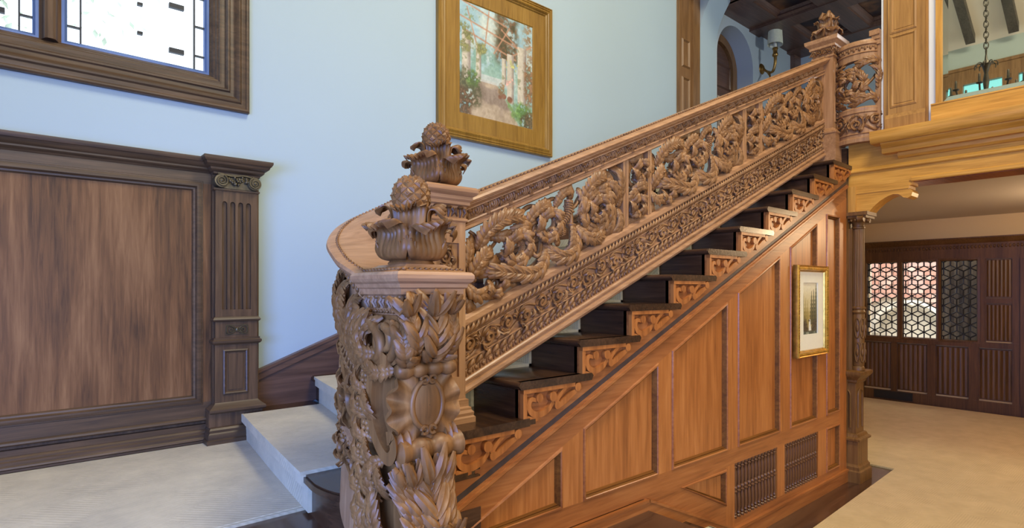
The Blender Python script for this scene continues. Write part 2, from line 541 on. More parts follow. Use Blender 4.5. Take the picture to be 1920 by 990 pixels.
GLASS = glass_mat('window_glass')
GLASSW = glass_mat('leaded_glass', (0.97, 0.97, 0.95), 0.06)
MIRR, _nt, _N, _L, _P = mat_base('mirror_silver')
_P.inputs['Base Color'].default_value = (0.90, 0.93, 0.90, 1); _P.inputs['Metallic'].default_value = 1.0; _P.inputs['Roughness'].default_value = 0.01
def pane_mat(name, tint=(1, 1, 1), gloss=0.06, rough=0.02):
    m, nt, N, L, P = mat_base(name)
    t = N.new('ShaderNodeBsdfTransparent'); t.inputs[0].default_value = (*tint, 1)
    g = N.new('ShaderNodeBsdfGlossy'); g.inputs['Roughness'].default_value = rough
    mx = N.new('ShaderNodeMixShader'); mx.inputs[0].default_value = gloss
    L.new(t.outputs[0], mx.inputs[1]); L.new(g.outputs[0], mx.inputs[2])
    L.new(mx.outputs[0], nt.nodes['Material Output'].inputs['Surface'])
    return m


GLASS = pane_mat('window_glass', (0.97, 0.985, 1.0))
GLASSW = pane_mat('leaded_glass', (0.93, 0.92, 0.90), 0.06, 0.1)
GLASST = pane_mat('clerestory_glass', (0.42, 0.66, 0.60), 0.04, 0.05)
WY = 3.45                    # face of the stair wall

# ------------------------------------------------------------------ the shell
def rect(m, x0, x1, z0, z1, y0, y1): m.box(x0, x1, y0, y1, z0, z1)

# stair wall with its window opening and a gable that meets the vault
w = M()
rect(w, -1.6, -1.06, 0, 5.42, WY, WY + 0.14)
rect(w, -1.06, 0.835, 0, 2.64, WY, WY + 0.14)
rect(w, -1.06, 0.835, 4.34, 5.42, WY, WY + 0.14)
rect(w, 0.835, 5.55, 0, 5.42, WY, WY + 0.14)
w.prism([(-1.6, 5.42), (5.9, 5.42), (2.15, 7.6)], WY, WY + 0.14)
struct('wall_back', w, WALLM, 'pale blue-white plaster wall behind the staircase', 'wall')

# left wall: one tall window, a row of clerestory lights below a wood frieze
w = M()
X0, X1 = -1.72, -1.6
def wl(y0, y1, z0, z1): w.box(X0, X1, y0, y1, z0, z1)
wl(-5, -1.25, 0, 4.35); wl(-1.25, 1.35, 0, 0.8); wl(-1.25, 1.35, 2.1, 4.35); wl(1.35, WY, 0, 4.35)
CL = [(2.48, 3.10), (1.83, 2.36), (1.10, 1.68), (0.30, 0.95), (-0.55, 0.10)]
ys = [WY] + [y for a, b in CL for y in (b, a)] + [-5]
for a, b in zip(ys[0::2], ys[1::2]): wl(b, a, 4.35, 4.83)
wl(-5, WY, 4.83, 5.42)
struct('wall_left', w, SAGE, 'sage green wall above the wood frieze, seen in the mirror', 'wall')
t = M(); t.box(-1.6, -1.575, -5, WY - 0.002, 4.83, 5.07); t.box(-1.6, -1.56, -5, WY - 0.002, 5.04, 5.09)
t_ = struct('trim_1', t, BRN, 'dark wood frieze over the clerestory windows', 'trim')
for i, (a, b) in enumerate(CL):
    f = M()
    f.sweep([(-1.6, a, 4.35), (-1.6, b, 4.35), (-1.6, b, 4.83), (-1.6, a, 4.83)], [(-0.02, 0.03), (0.06, 0.03), (0.06, -0.06), (-0.02, -0.06)], True, (1, 0, 0))
    o = struct('window_%d' % (i + 5), f, BRN, 'clerestory window number %s from the stair wall, seen in the mirror' % ['one', 'two', 'three', 'four', 'five'][i], 'window')
    g = M(); g.box(-1.66, -1.655, a, b, 4.35, 4.83); g.obj('pane', GLASST, o, 0)
q = M()
for a, b in zip(ys[0::2], ys[1::2]): q.box(-1.6, -1.585, b + 0.02, a - (0.02 if a < WY else 0.002), 4.33, 4.83)
q.obj('frieze_board', BRN, t_, 0)
f = M()
f.sweep([(-1.6, -1.25, 0.8), (-1.6, 1.35, 0.8), (-1.6, 1.35, 2.1), (-1.6, -1.25, 2.1)], [(0.0, 0.03), (0.07, 0.03), (0.07, -0.10), (0, -0.10)], True, (1, 0, 0))
f.box(-1.65, -1.60, 0.015, 0.085, 0.85, 2.05)
o = struct('window_2', f, WALP, 'tall window of the left wall, out of view', 'window')

# rear wall behind the camera with a bank of windows
w = M()
w.box(-1.6, -1.45, -5.14, -5, 0, 5.42); w.box(2.85, 9.0, -5.14, -5, 0, 5.42); w.box(-1.45, 2.85, -5.14, -5, 0, 1.45); w.box(-1.45, 2.85, -5.14, -5, 4.95, 5.42)
w.prism([(-1.6, 5.42), (5.9, 5.42), (2.15, 7.6)], -5.14, -5.0)
struct('wall_rear', w, WALLM, 'plaster wall behind the viewer', 'wall')
f = M()
f.sweep([(-1.45, -5, 1.45), (2.85, -5, 1.45), (2.85, -5, 4.95), (-1.45, -5, 4.95)], [(0, 0.03), (0.08, 0.03), (0.08, -0.12), (0, -0.12)], True, (0, 1, 0))
for x in (-0.37, 0.7, 1.77): f.box(x - 0.035, x + 0.035, -5.1, -5.0, 1.5, 4.9)
struct('window_3', f, WALP, 'bank of tall windows behind the viewer', 'window')

# closed vault, no opening in it
def vz(x): return 5.42 + 0.5773 * (x + 1.6 if x < 2.15 else 5.9 - x)
v = M()
def vslab(x0, x1, y0, y1):
    v.prism([(x0, vz(x0)), (x1, vz(x1)), (x1, vz(x1) + 0.08), (x0, vz(x0) + 0.08)], y0, y1)
vslab(-1.6, 2.15, -5, WY)
vslab(2.15, 5.9, -5, WY)
struct('ceiling', v, VAULT, 'cream sloping vault over the stair hall', 'ceiling')
bm_ = thing('vault_beams', 'dark exposed beams on the cream vault, seen in the mirror', 'beam', (2.15, 0, 7.0))
bm_['kind'] = 'structure'
yb = [3.25 - 0.52 * i for i in range(13)]
for i, y in enumerate(yb):
    b = M()
    b.prism([(-1.42, vz(-1.42) - 0.13), (2.15, vz(2.15) - 0.13), (2.15, vz(2.15)), (-1.42, vz(-1.42))], y - 0.06, y + 0.06)
    b.obj('beam', BEA, bm_, 30)

# lower floor, landing and platform
f = M(); f.box(-1.72, 9.1, -5.1, WY + 0.14, -0.12, 0.0)
struct('floor', f, FLD, 'dark hardwood floor of the lower level', 'floor')
f = M()
f.prism([(-1.6, 1.05), (1.13, 1.05), (1.13, 1.74), (1.32, 1.74), (1.32, WY), (-1.6, WY)], 0.0, 0.692, 'z')
f.add([(-1.6, 1.03, 0.66), (1.16, 1.03, 0.66), (1.16, 1.03, 0.692), (-1.6, 1.03, 0.692), (-1.6, 1.06, 0.66), (1.16, 1.06, 0.66), (1.16, 1.06, 0.692), (-1.6, 1.06, 0.692)],
      [(0, 1, 2, 3), (7, 6, 5, 4), (0, 4, 5, 1), (3, 2, 6, 7), (0, 3, 7, 4), (1, 5, 6, 2)])
struct('floor_landing', f, FLD, 'dark hardwood stair landing beside the carpet', 'floor')
f = M()
f.box(1.13, 2.33, 0.1, 1.74, 0.0, 0.385); f.box(1.13, 2.36, 0.1, 1.74, 0.385, 0.418)
struct('floor_platform', f, FLD, 'dark hardwood platform at the foot of the panelled wall', 'floor')
st = thing('lower_steps', 'short dark steps with ivory carpet descending along the panelled wall', 'stairs', (2.8, 1, 0))
for k, z in enumerate((0.28, 0.14)):
    x = 2.33 + 0.325 * k
    b = M(); b.box(x, x + 0.325, 0.1, 1.74, 0.0, z - 0.03); b.obj('riser', FLD, st)
    b = M(); b.box(x, x + 0.355, 0.1, 1.74, z - 0.03, z); b.obj('tread', TRD, st)
    b = M(); b.box(x + 0.002, x + 0.365, 0.2, 1.60, z, z + 0.014); b.box(x + 0.355, x + 0.368, 0.2, 1.60, z - 0.03, z + 0.014)
    b.obj('carpet', CARP, st)

# bridge: wall above the opening, upper floor, lower room shell
w = M()
w.box(5.0, 5.15, -5, 1.515, 2.66, 5.90)
w.box(5.0, 5.15, -5, -1.4, 0, 2.66)
struct('wall_bridge', w, WHITE, 'white painted upper wall that carries the mirror', 'wall')
w = M()
w.box(5.02, 9.0, -5, 1.9, 2.44, 2.646)
w.box(5.06, 9.0, 1.9, WY, 2.44, 2.646)
struct('floor_upper', w, FLD, 'upper hall floor over the lower room', 'floor')
c = M(); c.box(5.05, 8.98, -3, WY, 2.426, 2.44)
struct('ceiling_lower', c, CEIL, 'plain pale ceiling of the lower room', 'ceiling')
w = M(); w.box(8.98, 9.12, -5.1, WY + 0.14, 0, 0.86); w.box(8.98, 9.12, -5.1, WY + 0.14, 1.90, 2.66)
w.box(8.98, 9.12, -5.1, 1.66, 0.86, 1.9); w.box(8.98, 9.12, 2.90, WY + 0.14, 0.86, 1.9)
struct('wall_right', w, CREAM, 'tan plaster wall above the dark wainscot of the lower room', 'wall')
w = M(); w.box(5.55, 9.12, WY, WY + 0.14, 0, 2.646); struct('wall_lower_room', w, CREAM, 'plaster side wall of the lower room', 'wall')
w = M(); w.box(5.15, 9.0, -3.1, -3.0, 0, 2.44); struct('wall_lower_room_near', w, CREAM, 'plaster near wall of the lower room', 'wall')

# arch wall at the head of the stairs
AX0, AX1, AYC, AR, AS = 5.53, 5.87, 2.475, 0.925, 4.20
w = M()
pts = [(AYC + AR * cos(a), AS + 0.80 * sin(a)) for a in np.linspace(0, pi, 41)]
n = len(pts)
for ax in (AX0, AX1):
    vv, ff = [], []
    for (y, z) in pts: vv += [(ax, y, z), (ax, y, 5.45)]
    ff = [(2 * i, 2 * i + 2, 2 * i + 3, 2 * i + 1) for i in range(n - 1)]
    w.add(vv, ff)
vv = []
for (y, z) in pts: vv += [(AX0, y, z), (AX1, y, z)]
w.add(vv, [(2 * i, 2 * i + 1, 2 * i + 3, 2 * i + 2) for i in range(n - 1)])
w.box(AX0, AX1, AYC + AR, WY + 0.14, 2.646, 5.45); w.box(AX0, AX1, 1.40, AYC - AR, 2.646, 5.45)
struct('wall_arch', w, WALLM, 'plaster wall with a deep round arch at the head of the stairs', 'wall', 40)

# upper hall: niche wall, end wall, coffered ceiling
HY = 3.40
NXC, NR, NS = 6.30, 0.41, 4.17
w = M()
pts = [(NXC + NR * cos(a), NS + NR * 0.98 * sin(a)) for a in np.linspace(pi, 0, 33)]
vv = []
for (x, z) in pts: vv += [(x, HY, z), (x, HY, 4.85)]
w.add(vv, [(2 * i, 2 * i + 2, 2 * i + 3, 2 * i + 1) for i in range(len(pts) - 1)])
vv = []
pp = [(NXC - NR, 2.646)] + pts + [(NXC + NR, 2.646)]
for (x, z) in pp: vv += [(x, HY, z), (x, HY + 0.24, z)]
w.add(vv, [(2 * i, 2 * i + 1, 2 * i + 3, 2 * i + 2) for i in range(len(pp) - 1)])
w.add([(5.87, HY, 2.646), (NXC - NR, HY, 2.646), (NXC - NR, HY, 4.85), (5.87, HY, 4.85)], [(0, 1, 2, 3)])
w.add([(NXC + NR, HY, 2.646), (7.9, HY, 2.646), (7.9, HY, 4.85), (NXC + NR, HY, 4.85)], [(0, 1, 2, 3)])
struct('wall_hall', w, WALLH, 'blue-grey plaster wall of the upper hall with an arched recess', 'wall', 40)
w = M(); w.box(7.9, 8.0, -5, HY + 0.3, 2.646, 4.9); w.box(5.15, 8.0, -2.1, -2.0, 2.646, 4.9)
struct('wall_hall_end', w, WALLH, 'blue-grey end wall of the upper hall', 'wall')
d = thing('door_1', 'dark wooden arched door inside the hall recess', 'door', (NXC, HY + 0.24, 2.646), kind='structure')
m = M()
ppo = [(NXC + (NR) * cos(a), NS + NR * 0.98 * sin(a)) for a in np.linspace(pi, 0, 33)]
def archpoly(r): return [(NXC - r, 2.646)] + [(NXC + r * cos(a), NS + r * 0.98 * sin(a)) for a in np.linspace(pi, 0, 33)] + [(NXC + r, 2.646)]
m.prism(archpoly(NR + 0.03), HY + 0.245, HY + 0.28); m.obj('backing', COF, d)
m = M()
a0, a1 = archpoly(NR - 0.005), archpoly(NR - 0.10)
vv = [];
for (x, z), (x2, z2) in zip(a0, a1): vv += [(x, HY + 0.20, z), (x2, HY + 0.20, z2), (x2, HY + 0.245, z2), (x, HY + 0.245, z)]
k = len(a0)
m.add(vv, [(4 * i + q, 4 * i + 4 + q, 4 * i + 4 + (q + 1) % 4, 4 * i + (q + 1) % 4) for i in range(k - 1) for q in range(4)])
m.obj('door_frame', BRN, d)
for (x0, x1, z0, z1) in ((NXC + 0.03, NXC + 0.36, 2.85, 3.85), (NXC - 0.36, NXC - 0.03, 2.85, 3.85), (NXC - 0.33, NXC + 0.33, 3.95, 4.25)):
    m = M(); m.sweep([(x0, HY + 0.245, z0), (x1, HY + 0.245, z0), (x1, HY + 0.245, z1), (x0, HY + 0.245, z1)], [(0, 0), (-0.03, 0), (-0.015, 0.02)], True, (0, -1, 0)); m.obj('panel', COF, d)
c = M(); c.box(5.15, 7.9, -2, HY + 0.24, 4.72, 4.80)
cf = struct('ceiling_hall', c, COF, 'dark coffered ceiling of the upper hall', 'ceiling')
# run of beams along the hall wall and across, with mouldings
def beam_x(y0, y1, z0, x0=5.87, x1=7.9):
    b = M(); b.box(x0, x1, y0, y1, z0, 4.72); b.obj('beam', COF, cf)
    for y, s in ((y0, -1), (y1, 1)):
        q = M(); q.prism([(y, 4.72), (y + s * 0.05, 4.72), (y + s * 0.02, 4.68), (y + s * 0.03, z0 + 0.05), (y, z0 + 0.03)], x0, x1, 'x'); q.obj('moulding', COF, cf)
def beam_y(x0, x1, z0, y0=-2, y1=HY):
    b = M(); b.box(x0, x1, y0, y1, z0, 4.72); b.obj('beam', COF, cf)
    for x, s in ((x0, -1), (x1, 1)):
        q = M(); q.prism([(x, 4.72), (x + s * 0.05, 4.72), (x + s * 0.02, 4.68), (x + s * 0.03, z0 + 0.05), (x, z0 + 0.03)], y0, y1, 'y'); q.obj('moulding', COF, cf)
beam_x(3.05, HY, 4.64); beam_x(2.42, 2.62, 4.62); beam_x(1.52, 1.72, 4.62); beam_x(0.5, 0.7, 4.62, 5.15)
beam_y(6.62, 6.86, 4.61); beam_y(7.62, 7.9, 4.61); beam_y(5.87, 6.0, 4.63, 1.4)
m, nt, N, L, P = mat_base('coffer_painting')
tc = N.new('ShaderNodeTexCoord'); no = N.new('ShaderNodeTexNoise'); no.inputs['Scale'].default_value = 5; no.inputs['Detail'].default_value = 8
L.new(tc.outputs['Object'], no.inputs['Vector'])
r_ = ramp(N, [(0.35, (0.012, 0.008, 0.02)), (0.5, (0.05, 0.022, 0.012)), (0.62, (0.16, 0.06, 0.02)), (0.75, (0.24, 0.12, 0.05))])
L.new(no.outputs[0], r_.inputs[0]); L.new(r_.outputs[0], P.inputs['Base Color']); P.inputs['Roughness'].default_value = 0.5
for (x0, x1) in ((6.05, 6.57), (6.91, 7.57)):
    for (y0, y1) in ((2.67, 3.0), (1.77, 2.37), (0.75, 1.47)):
        b = M(); b.box(x0, x1, y0, y1, 4.705, 4.719); b.obj('coffer_panel', m, cf)
# hall corner post and wall post beside the arch
b = M(); b.box(7.72, 7.9, HY - 0.06, HY, 2.646, 4.64); struct('trim_2', b, COF, 'dark corner post at the end of the upper hall', 'trim')
tp = thing('trim_3', 'tall olive oak post on the stair wall left of the arch', 'post', (5.34, WY, 2.65), kind='structure')
b = M(); b.box(5.18, 5.53, WY - 0.035, WY, 2.66, 5.42); b.obj('post_body', BRN, tp)
b = M(); b.box(5.40, 5.53, WY - 0.06, WY - 0.035, 2.66, 5.42); b.obj('post_rib', BRN, tp)
for z0, z1 in ((2.9, 3.75), (3.85, 4.15)):
    b = M(); b.sweep([(5.22, WY - 0.035, z0), (5.37, WY - 0.035, z0), (5.37, WY - 0.035, z1), (5.22, WY - 0.035, z1)], [(0, 0), (-0.03, 0), (-0.015, 0.014)], True, (0, -1, 0)); b.obj('panel_moulding', BRN, tp)
lamp('hall_fill_light', (6.6, 0.6, 4.0), 62, (0.86, 0.95, 1.0), 0.15)  # unseen cool point light added to brighten the hall, no fixture hangs there
lamp('lower_room_ceiling_light', (7.2, 0.2, 2.2), 75, (1.0, 0.72, 0.42), 0.12)
# ------------------------------------------------------------------ staircase
def TX(k): return 1.495 + (k - 2) * 0.3475
def TZ(k): return 1.146 + (k - 2) * 0.15
TY = 1.72                    # outer ends of the treads
SY = 1.745                   # face of the cut string


def frame_mold(m, poly, y, prof):
    """prof (inset, proud) swept round an x-z polygon given counter-clockwise"""
    m.sweep([(x, y, z) for x, z in poly], [(-a, b) for a, b in prof], True, (0, -1, 0))


stairs = thing('staircase', 'dark oak staircase with open treads and carved scroll brackets', 'staircase', (2.9, 2.4, 0.69))
def nose(x0, x1, z): # tread section
    return [(x0 + 0.012, z), (x1, z), (x1, z - 0.032), (x0 + 0.014, z - 0.032), (x0 + 0.003, z - 0.025), (x0, z - 0.015), (x0 + 0.004, z - 0.005)]
for k in range(2, 12):
    x, z = TX(k), TZ(k)
    b = M()
    b.prism(nose(x, x + 0.39, z), TY + 0.008, 3.44)
    b.prism([(x + 0.012, z), (x + 0.3475 + 0.085, z), (x + 0.3475 + 0.096, z - 0.012), (x + 0.3475 + 0.085, z - 0.032), (x + 0.014, z - 0.032), (x, z - 0.016)], TY, TY + 0.03)
    b.obj('tread', TRD, stairs, 50)
for k in range(2, 13):
    x, z = TX(k), TZ(k)
    b = M(); b.box(x + 0.028, x + 0.05, SY + 0.012, 3.44, TZ(k - 1) - 0.02, z - (0.032 if k < 12 else 0))
    b.obj('riser', TRD, stairs, 0)
# the two flared bottom steps
e0 = [tuple(p) for p in crv([(0.905, 3.44), (0.83, 2.75), (0.765, 2.08), (0.755, 1.92), (0.79, 1.79), (0.88, 1.73), (1.0, 1.72)], 30)]
e1 = [tuple(p) for p in crv([(1.315, 3.44), (1.225, 2.9), (1.165, 2.45), (1.147, 2.1), (1.147, 1.72)], 14)]
def off(e, d):
    P = np.array(e); T = np.gradient(P, axis=0); T /= np.linalg.norm(T, axis=1)[:, None]
    return [(p[0] - t[1] * d, p[1] + t[0] * d) for p, t in zip(P, T)]
for k, e in ((0, e0), (1, e1)):
    z = TZ(k)
    back = TX(k + 1) + 0.16 if k == 0 else TX(2) + 0.06
    b = M()
    b.prism([tuple(p) for p in e] + [(TX(k + 1) + 0.09, TY), (back, TY + 0.03), (back, 3.44)] if k == 0 else e + [(TX(2) + 0.09, TY), (TX(2) + 0.085, TY + 0.03), (back, TY + 0.03), (back, 3.44)], z - 0.026, z - 0.006, 'z')
    i1 = off(e, 0.008)
    for za, zb in ((z - 0.032, z - 0.026), (z - 0.006, z)):
        b.prism(i1 + [(back, i1[-1][1]), (back, 3.44)], za, zb, 'z')
    b.obj('tread', TRD, stairs, 50)
    i2 = off(e, 0.03)
    i2 = [(px, max(py, SY + 0.004)) for px, py in i2]
    b = M(); b.prism(i2 + [(back - 0.02, i2[-1][1]), (back - 0.02, 3.44)], TZ(k - 1) if k else 0.692, z - 0.03, 'z')
    b.obj('riser', TRD, stairs, 50)
# cut string
GZ = lambda x: 0.825 + 0.4333 * (x - 1.378)
poly = [(0.98, GZ(0.98))]
poly += [(4.95, GZ(4.95)), (4.95, TZ(11) - 0.032)]
for k in range(11, 0, -1):
    poly += [(TX(k) + 0.028, TZ(k) - 0.032), (TX(k) + 0.028, TZ(k - 1) - 0.032)] if k > 0 else []
poly += [(0.98, TZ(0) - 0.032)]
b = M(); b.prism(poly, SY, SY + 0.03); b.obj('string_board', PANS, stairs, 0)
b = M(); b.prism([(0.98, GZ(0.98)), (4.95, GZ(4.95)), (4.95, GZ(4.95) - 0.024), (0.98, GZ(0.98) - 0.024)], SY - 0.001, SY + 0.02); b.obj('inlay_strip', INK, stairs, 0)

def stroke(m, pts, w, y0, y1, n=18):
    P = crv(pts, n) if len(pts) > 2 else np.array(pts, float)
    k = len(P)
    W = np.interp(np.linspace(0, 1, k), np.linspace(0, 1, len(w)), w) / 2
    T = np.gradient(P, axis=0); T /= np.linalg.norm(T, axis=1)[:, None]
    N = np.stack([-T[:, 1], T[:, 0]], 1) * W[:, None]
    v = []
    for p, nn in zip(P, N):
        for q in (p + nn, p - nn): v += [(q[0], y0, q[1]), (q[0], y1, q[1])]
    f = [(4 * i + a, 4 * i + 4 + a, 4 * i + 4 + b2, 4 * i + b2) for i in range(k - 1) for a, b2 in ((0, 1), (1, 3), (3, 2), (2, 0))]
    f += [(0, 1, 3, 2), (4 * k - 4, 4 * k - 2, 4 * k - 1, 4 * k - 3)]
    m.add(v, f)
def disc(m, c, r, y0, y1, n=14):
    m.prism([(c[0] + r * cos(2 * pi * i / n), c[1] + r * sin(2 * pi * i / n)) for i in range(n)], y0, y1)
# one carved bracket, copied under every tread
k0 = 2
ox, oz = TX(k0) + 0.028, TZ(k0) - 0.032
b = M(); y0, y1 = SY - 0.020, SY + 0.001
L2 = lambda pts: [(ox + x, oz + z) for x, z in pts]
b.box(ox, ox + 0.02, y0, y1, oz - 0.118, oz); b.box(ox, ox + 0.30, y0 - 0.002, y1, oz - 0.018, oz)
stroke(b, L2([(0.075, -0.052), (0.045, -0.045), (0.03, -0.07), (0.048, -0.10), (0.09, -0.112), (0.135, -0.10), (0.163, -0.075), (0.168, -0.05)]), [0.014, 0.02, 0.024, 0.026, 0.024, 0.018, 0.016], y0, y1, 26)
for c, r in (((0.088, -0.043), 0.019), ((0.167, -0.046), 0.021), ((0.193, -0.085), 0.018), ((0.318, -0.022), 0.019)): disc(b, (ox + c[0], oz + c[1]), r, y0 - 0.003, y1)
stroke(b, L2([(0.185, -0.075), (0.215, -0.04), (0.262, -0.006)]), [0.02, 0.016, 0.02], y0, y1, 8)
stroke(b, L2([(0.193, -0.092), (0.235, -0.075), (0.275, -0.052), (0.318, -0.035)]), [0.02, 0.024, 0.026, 0.016], y0, y1, 10)
stroke(b, L2([(0.02, -0.115), (0.055, -0.128), (0.09, -0.130)]), [0.016, 0.02, 0.008], y0, y1, 8)
br = b.obj('scroll_bracket', PAN, stairs, 40)
for k in list(range(1, 2)) + list(range(3, 12)):
    dup_part(br, stairs, (TX(k) - TX(k0), 0, TZ(k) - TZ(k0)))
# wall skirting
sk = M()
top = [(1.0, 1.046), (1.63, 1.288), (4.97, 1.288 + SL * 3.34)]
bot = [(4.97, 0.98 + SL * 3.34), (1.63, 0.98), (1.0, 0.70)]
sk.prism(top + bot, WY - 0.022, WY)
sk.prism([(x, z) for x, z in top] + [(x, z - 0.045) for x, z in top[::-1]], WY - 0.036, WY)
sk.prism([(x, z + 0.012) for x, z in top] + [(x, z - 0.006) for x, z in top[::-1]], WY - 0.044, WY)
struct('baseboard_back', sk, MAH, 'mahogany skirting that climbs the stair wall above the carpet', 'baseboard')

# carpet: landing piece and the runner over the steps
def grow(e, d): return off(e, -d)
land = M()
le = [p for p in off(e0, 0.03) if p[1] > 2.1]
land.prism([(-1.58, 2.13)] + [(0.835, 2.15)] + le[::-1] + [(0.93, 3.36), (-1.58, 3.36)], 0.692, 0.706, 'z')
land.prism([(-1.58, 2.118), (0.835, 2.138), (0.835, 2.152), (-1.58, 2.132)], 0.692, 0.703, 'z')
tag(land.obj('landing_carpet', CARP, None, 0), 'ivory patterned carpet on the landing at the foot of the stairs', 'carpet')
run = M()
for k, e in ((0, e0), (1, e1)):
    z = TZ(k); ylo, yhi = 2.06, 3.30
    ee = [p for p in grow(crv(e, 60), 0.012) if ylo <= p[1] <= yhi]
    ei = [p for p in grow(crv(e, 60), -0.022) if ylo <= p[1] <= yhi]
    back = TX(k + 1) + 0.2 if k == 0 else TX(2) + 0.03
    run.prism(ee + [(back, ee[-1][1]), (back, ee[0][1])], z - 0.002, z + 0.013, 'z')
    er = [p for p in grow(crv(e, 60), 0.006) if ylo <= p[1] <= yhi]
    run.prism(er + ei[::-1], z - 0.04, z, 'z')
    ef = [p for p in grow(crv(e, 60), -0.016) if ylo <= p[1] <= yhi]
    run.prism(ef + [p for p in grow(crv(e, 60), -0.034) if ylo <= p[1] <= yhi][::-1], TZ(k - 1) if k else 0.706, z - 0.03, 'z')
for k in range(2, 12):
    x, z = TX(k), TZ(k)
    run.box(x - 0.011, TX(k + 1) + 0.03, 2.06, 3.30, z, z + 0.013)
    run.box(x - 0.012, x + 0.01, 2.06, 3.30, z - 0.042, z + 0.008)
    run.box(x + 0.012, x + 0.03, 2.06, 3.30, TZ(k - 1), z - 0.03)
tag(run.obj('stair_runner', CARP, None, 30), 'ivory patterned carpet runner covering the middle of the steps', 'carpet')

# ------------------------------------------------------------------ panelled wall under the flight
pw = thing('panelled_wall', 'warm oak panelled wall below the open treads', 'panelling', (3.0, 1.76, 0.0), kind='structure')
YB, YF = 1.776, SY           # back board and frame face
PTop = lambda x: 0.897 + 0.44 * (x - 1.897)
b = M(); b.prism([(1.0, 0), (4.96, 0), (4.96, GZ(4.95) - 0.02), (1.0, GZ(1.0) - 0.02)], YB, YB + 0.03); b.obj('back_board', PANX, pw, 0)
def board(name, poly, mat=PAN, y0=YF, y1=YB): m = M(); m.prism(poly, y0, y1); return m.obj(name, mat, pw, 0)
# sloping rails and mouldings
def sl(za, zb, y0, name='sloping_rail', x0=1.0, x1=4.95, mat=PANS):
    return board(name, [(x0, GZ(x0) + zb), (x1, GZ(x1) + zb), (x1, GZ(x1) + za), (x0, GZ(x0) + za)], mat, y0, YB)
sl(-0.036, -0.024, YF - 0.010, 'sloping_moulding'); sl(-0.050, -0.036, YF - 0.018, 'sloping_moulding'); sl(-0.058, -0.050, YF - 0.010, 'sloping_moulding', mat=MOU); sl(-0.062, -0.058, YF - 0.004, 'sloping_moulding', mat=MOU)
board('sloping_rail', [(1.02, GZ(1.02) - 0.062), (4.95, GZ(4.95) - 0.062), (4.95, PTop(4.95)), (1.02, PTop(1.02))], PANS)
Z0 = 0.572
UP = [(1.897, 2.455), (2.577, 3.136), (3.259, 3.802), (3.959, 4.392)]
for a, c in ((1.762, 1.897), (2.455, 2.577), (3.136, 3.259), (3.802, 3.959), (4.392, 4.564)):
    board('stile', [(a, Z0), (c, Z0), (c, PTop(c)), (a, PTop(a))])
board('stile', [(4.807, 0), (4.955, 0), (4.955, PTop(4.955)), (4.807, PTop(4.807))])
board('stile', [(4.564, 2.08), (4.807, 2.08), (4.807, PTop(4.807)), (4.564, PTop(4.564))])
board('middle_rail', [(1.0, 0.478), (4.807, 0.478), (4.807, Z0), (1.155, Z0), (1.0, 0.505)], PANX)
PM = [(-0.002, 0), (0.002, 0.007), (0.009, 0.009), (0.013, 0.004), (0.017, -0.006), (0.022, -0.004), (0.027, -0.014), (0.027, -0.03), (-0.002, -0.03)]
def panel(poly):
    p = M(); xs = [q[0] for q in poly]; p.prism(poly, YB - 0.012, YB + 0.001); o = p.obj('panel', PAN, pw, 0)
    q = M(); frame_mold(q, poly, YF, PM[:3] + [(0.012, 0.005), (0.012, -0.03), (-0.002, -0.03)]); q.obj('moulding', PANS, o, 30)
    q = M(); frame_mold(q, poly, YF, [(0.012, 0.004), (0.017, -0.006), (0.022, -0.004), (0.027, -0.014), (0.027, -0.03), (0.012, -0.03)]); q.obj('moulding', MOU, o, 30)
xl = 1.897 + (Z0 - 0.897) / 0.44
panel([(xl, Z0), (1.762, Z0), (1.762, PTop(1.762))])
for a, c in UP: panel([(a, Z0), (c, Z0), (c, PTop(c)), (a, PTop(a))])
panel([(4.564, Z0), (4.807, Z0), (4.807, 2.08), (4.564, 2.08)])
# lower zone: triangle panel, two spindle grilles, small panel
board('stile', [(3.124, 0.09), (3.222, 0.05), (3.222, 0.478), (3.124, 0.478)])
board('stile', [(3.771, 0.145), (3.879, 0.145), (3.879, 0.478), (3.771, 0.478)])
board('stile', [(4.411, 0.145), (4.564, 0.145), (4.564, 0.478), (4.411, 0.478)])
board('bottom_rail', [(3.222, 0.05), (4.807, 0.05), (4.807, 0.145), (3.222, 0.145)], PANX)
panel([(3.124, 0.25), (3.124, 0.462), (2.66, 0.462)])
board('middle_rail', [(2.66, 0.462), (3.124, 0.462), (3.124, 0.478), (2.62, 0.478)], PANX)
board('descending_rail', [(2.34, 0.478), (2.34, 0.43), (3.124, 0.09), (3.124, 0.25), (2.66, 0.462), (2.62, 0.478)], PANX)
panel([(4.564, 0.145), (4.807, 0.145), (4.807, 0.478), (4.564, 0.478)])
bb = M()
bb.box(1.13, 2.36, YF - 0.014, YF, 0.41, 0.468); bb.box(1.13, 2.365, YF - 0.02, YF, 0.462, 0.474)
for za, zb, yy in ((-0.06, 0.0, 0.014), (-0.006, 0.008, 0.02)):
    bb.prism([(2.36, 0.468 + zb), (2.36, 0.468 + za), (3.22, 0.09 + za), (3.22, 0.09 + zb)], YF - yy, YF)
bb.box(3.2, 4.955, YF - 0.014, YF, 0, 0.09); bb.box(3.2, 4.955, YF - 0.02, YF, 0.082, 0.098)
bb.obj('base_moulding', PANX, pw, 20)
